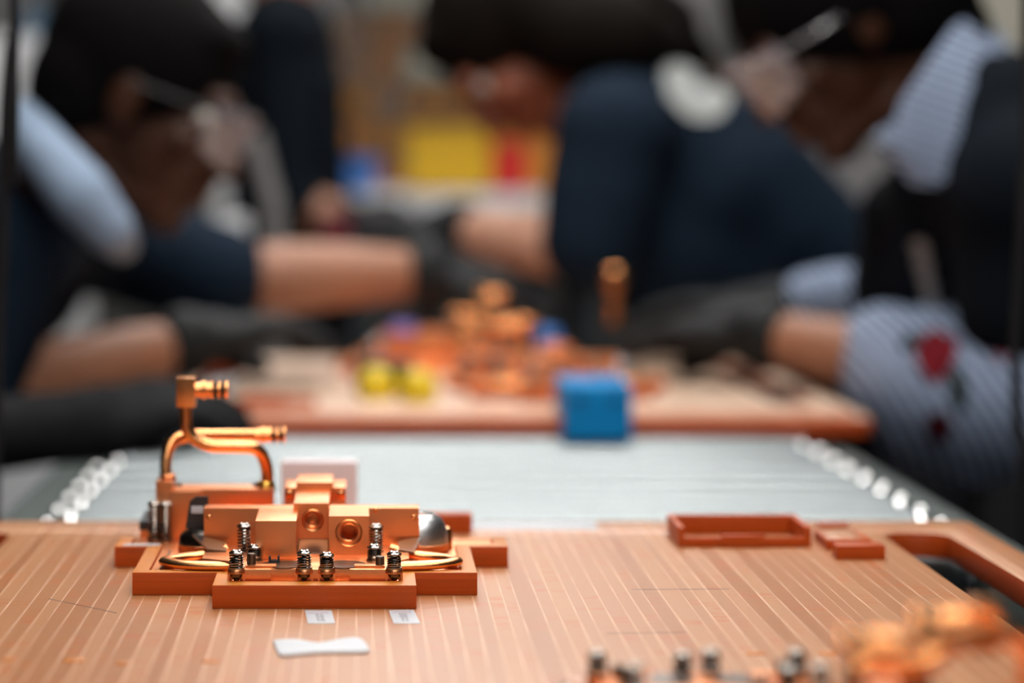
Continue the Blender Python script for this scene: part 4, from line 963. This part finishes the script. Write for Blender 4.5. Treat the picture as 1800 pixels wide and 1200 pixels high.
# left background: white machine, post, curved hose
boxobj('white_cabinet', -60, 122, 62, 200, 4.6, .4, M['lgrey'], 'white cabinet front standing behind the left head', 'cabinet', zmin=0)
boxobj('blue_crate', 40, 110, 15, 62, 4.65, .2, M['teal'], 'teal crate on top of the white cabinet', 'crate')
for (x0_, x1_, y0_, dd, mm, lb) in ((372,428,-200,4.9,'lgrey','white square post right of the left head'), (-40,60,-200,5.6,'mgrey','grey square column behind the white cabinet')):
    a = U(x0_, y0_, dd); b_ = U(x1_, 0, dd); tag(obj('square_post', MB().box(a.x, b_.x, dd, dd+.08, 0, 2.6, .004), M[mm]), lb, 'post')
pth = [U(446,235,3.35), U(462,300,3.35), U(478,360,3.35), U(484,420,3.35), U(486,520,3.35), Vector((U(486,0,3.35).x,3.36,.5)), Vector((U(470,0,3.35).x,3.40,.012))]
tag(obj('grey_hose', MB().tube(smooth_path(pth, 6), .015, 14), M['mgrey']), 'thick grey hose hanging down behind the crossing forearm', 'hose')
k = MB(); a = U(530,15,5.3); b_ = U(590,140,5.3); k.lathe(((a.x+b_.x)/2, 5.3, 0), (0,0,1), [(0,.055),(.01,.055),(.02,.02),(b_.z,.02),(b_.z+.01,.035),(a.z-.02,.038),(a.z,.02)], 20); tag(obj('beige_lamp_stand', k, M['beige']), 'beige round stand behind the person in dark navy', 'stand')
k = MB(); a = U(385,380,3.5); b_ = U(435,470,3.5); k.box(a.x,b_.x,3.5,3.58,0,a.z,.012); tag(obj('grey_bollard', k, M['lgrey']), 'pale narrow pedestal under the chin of the left person', 'pedestal')
# right background pieces
boxobj('grey_cabinet', 1180, 1262, -120, 330, 5.85, .4, M['mgrey'], 'tall grey cabinet behind the back with the white emblem', 'cabinet', zmin=0)
boxobj('beige_cabinet', 1670, 1900, -120, 160, 4.6, .4, M['beige'], 'beige box on a black cabinet behind the striped collar', 'box')
boxobj('black_cabinet', 1640, 1960, 160, 400, 4.6, .42, M['black_plastic'], 'black floor cabinet behind the person in the vest', 'cabinet', zmin=0)
boxobj('grey_machine', 1430, 1580, 180, 420, 3.9, .3, M['mgrey'], 'grey machine housing seen below the chin of the person in the vest', 'machine', zmin=0)
# dark cables at both edges of the view
pth = [Vector((U(26,0,1.75).x,1.75,3.3)), U(26,-60,1.75), U(20,60,1.75), U(8,200,1.75), U(4,420,1.75), U(-6,700,1.75), Vector((U(-20,0,1.75).x,1.75,.6)), Vector((U(-20,0,1.75).x,1.72,.006))]
tag(obj('hanging_cable', MB().tube(smooth_path(pth, 6), .0038, 10), M['cable']), 'thin black cable hanging down the left edge', 'cable')
pth = [Vector((U(1800,0,1.9).x,1.9,3.3)), U(1806,-60,1.9), U(1800,300,1.9), U(1793,480,1.9), U(1786,620,1.9), U(1790,760,1.9), U(1800,860,1.9), Vector((U(1800,0,1.9).x,1.9,.5)), Vector((U(1800,0,1.9).x,1.92,.006))]
tag(obj('hanging_cable', MB().tube(smooth_path(pth, 6), .0045, 10), M['cable']), 'thin black cable hanging down the right edge', 'cable')
# dark padded case below the right handle slot
k = MB(); t = bmesh.new(); bmesh.ops.create_cube(t, size=1); bmesh.ops.bevel(t, geom=list(t.edges), offset=.22, segments=6, affect='EDGES', profile=.5)
for f in t.faces: f.smooth = True
k.merge(t, Matrix.Translation((.415, 1.27, .42)) @ Matrix.Diagonal((.16, .40, .84, 1)))
tag(obj('padded_case', k, M['case_cloth']), 'dark grey padded case standing beside the near pallet handle', 'case')
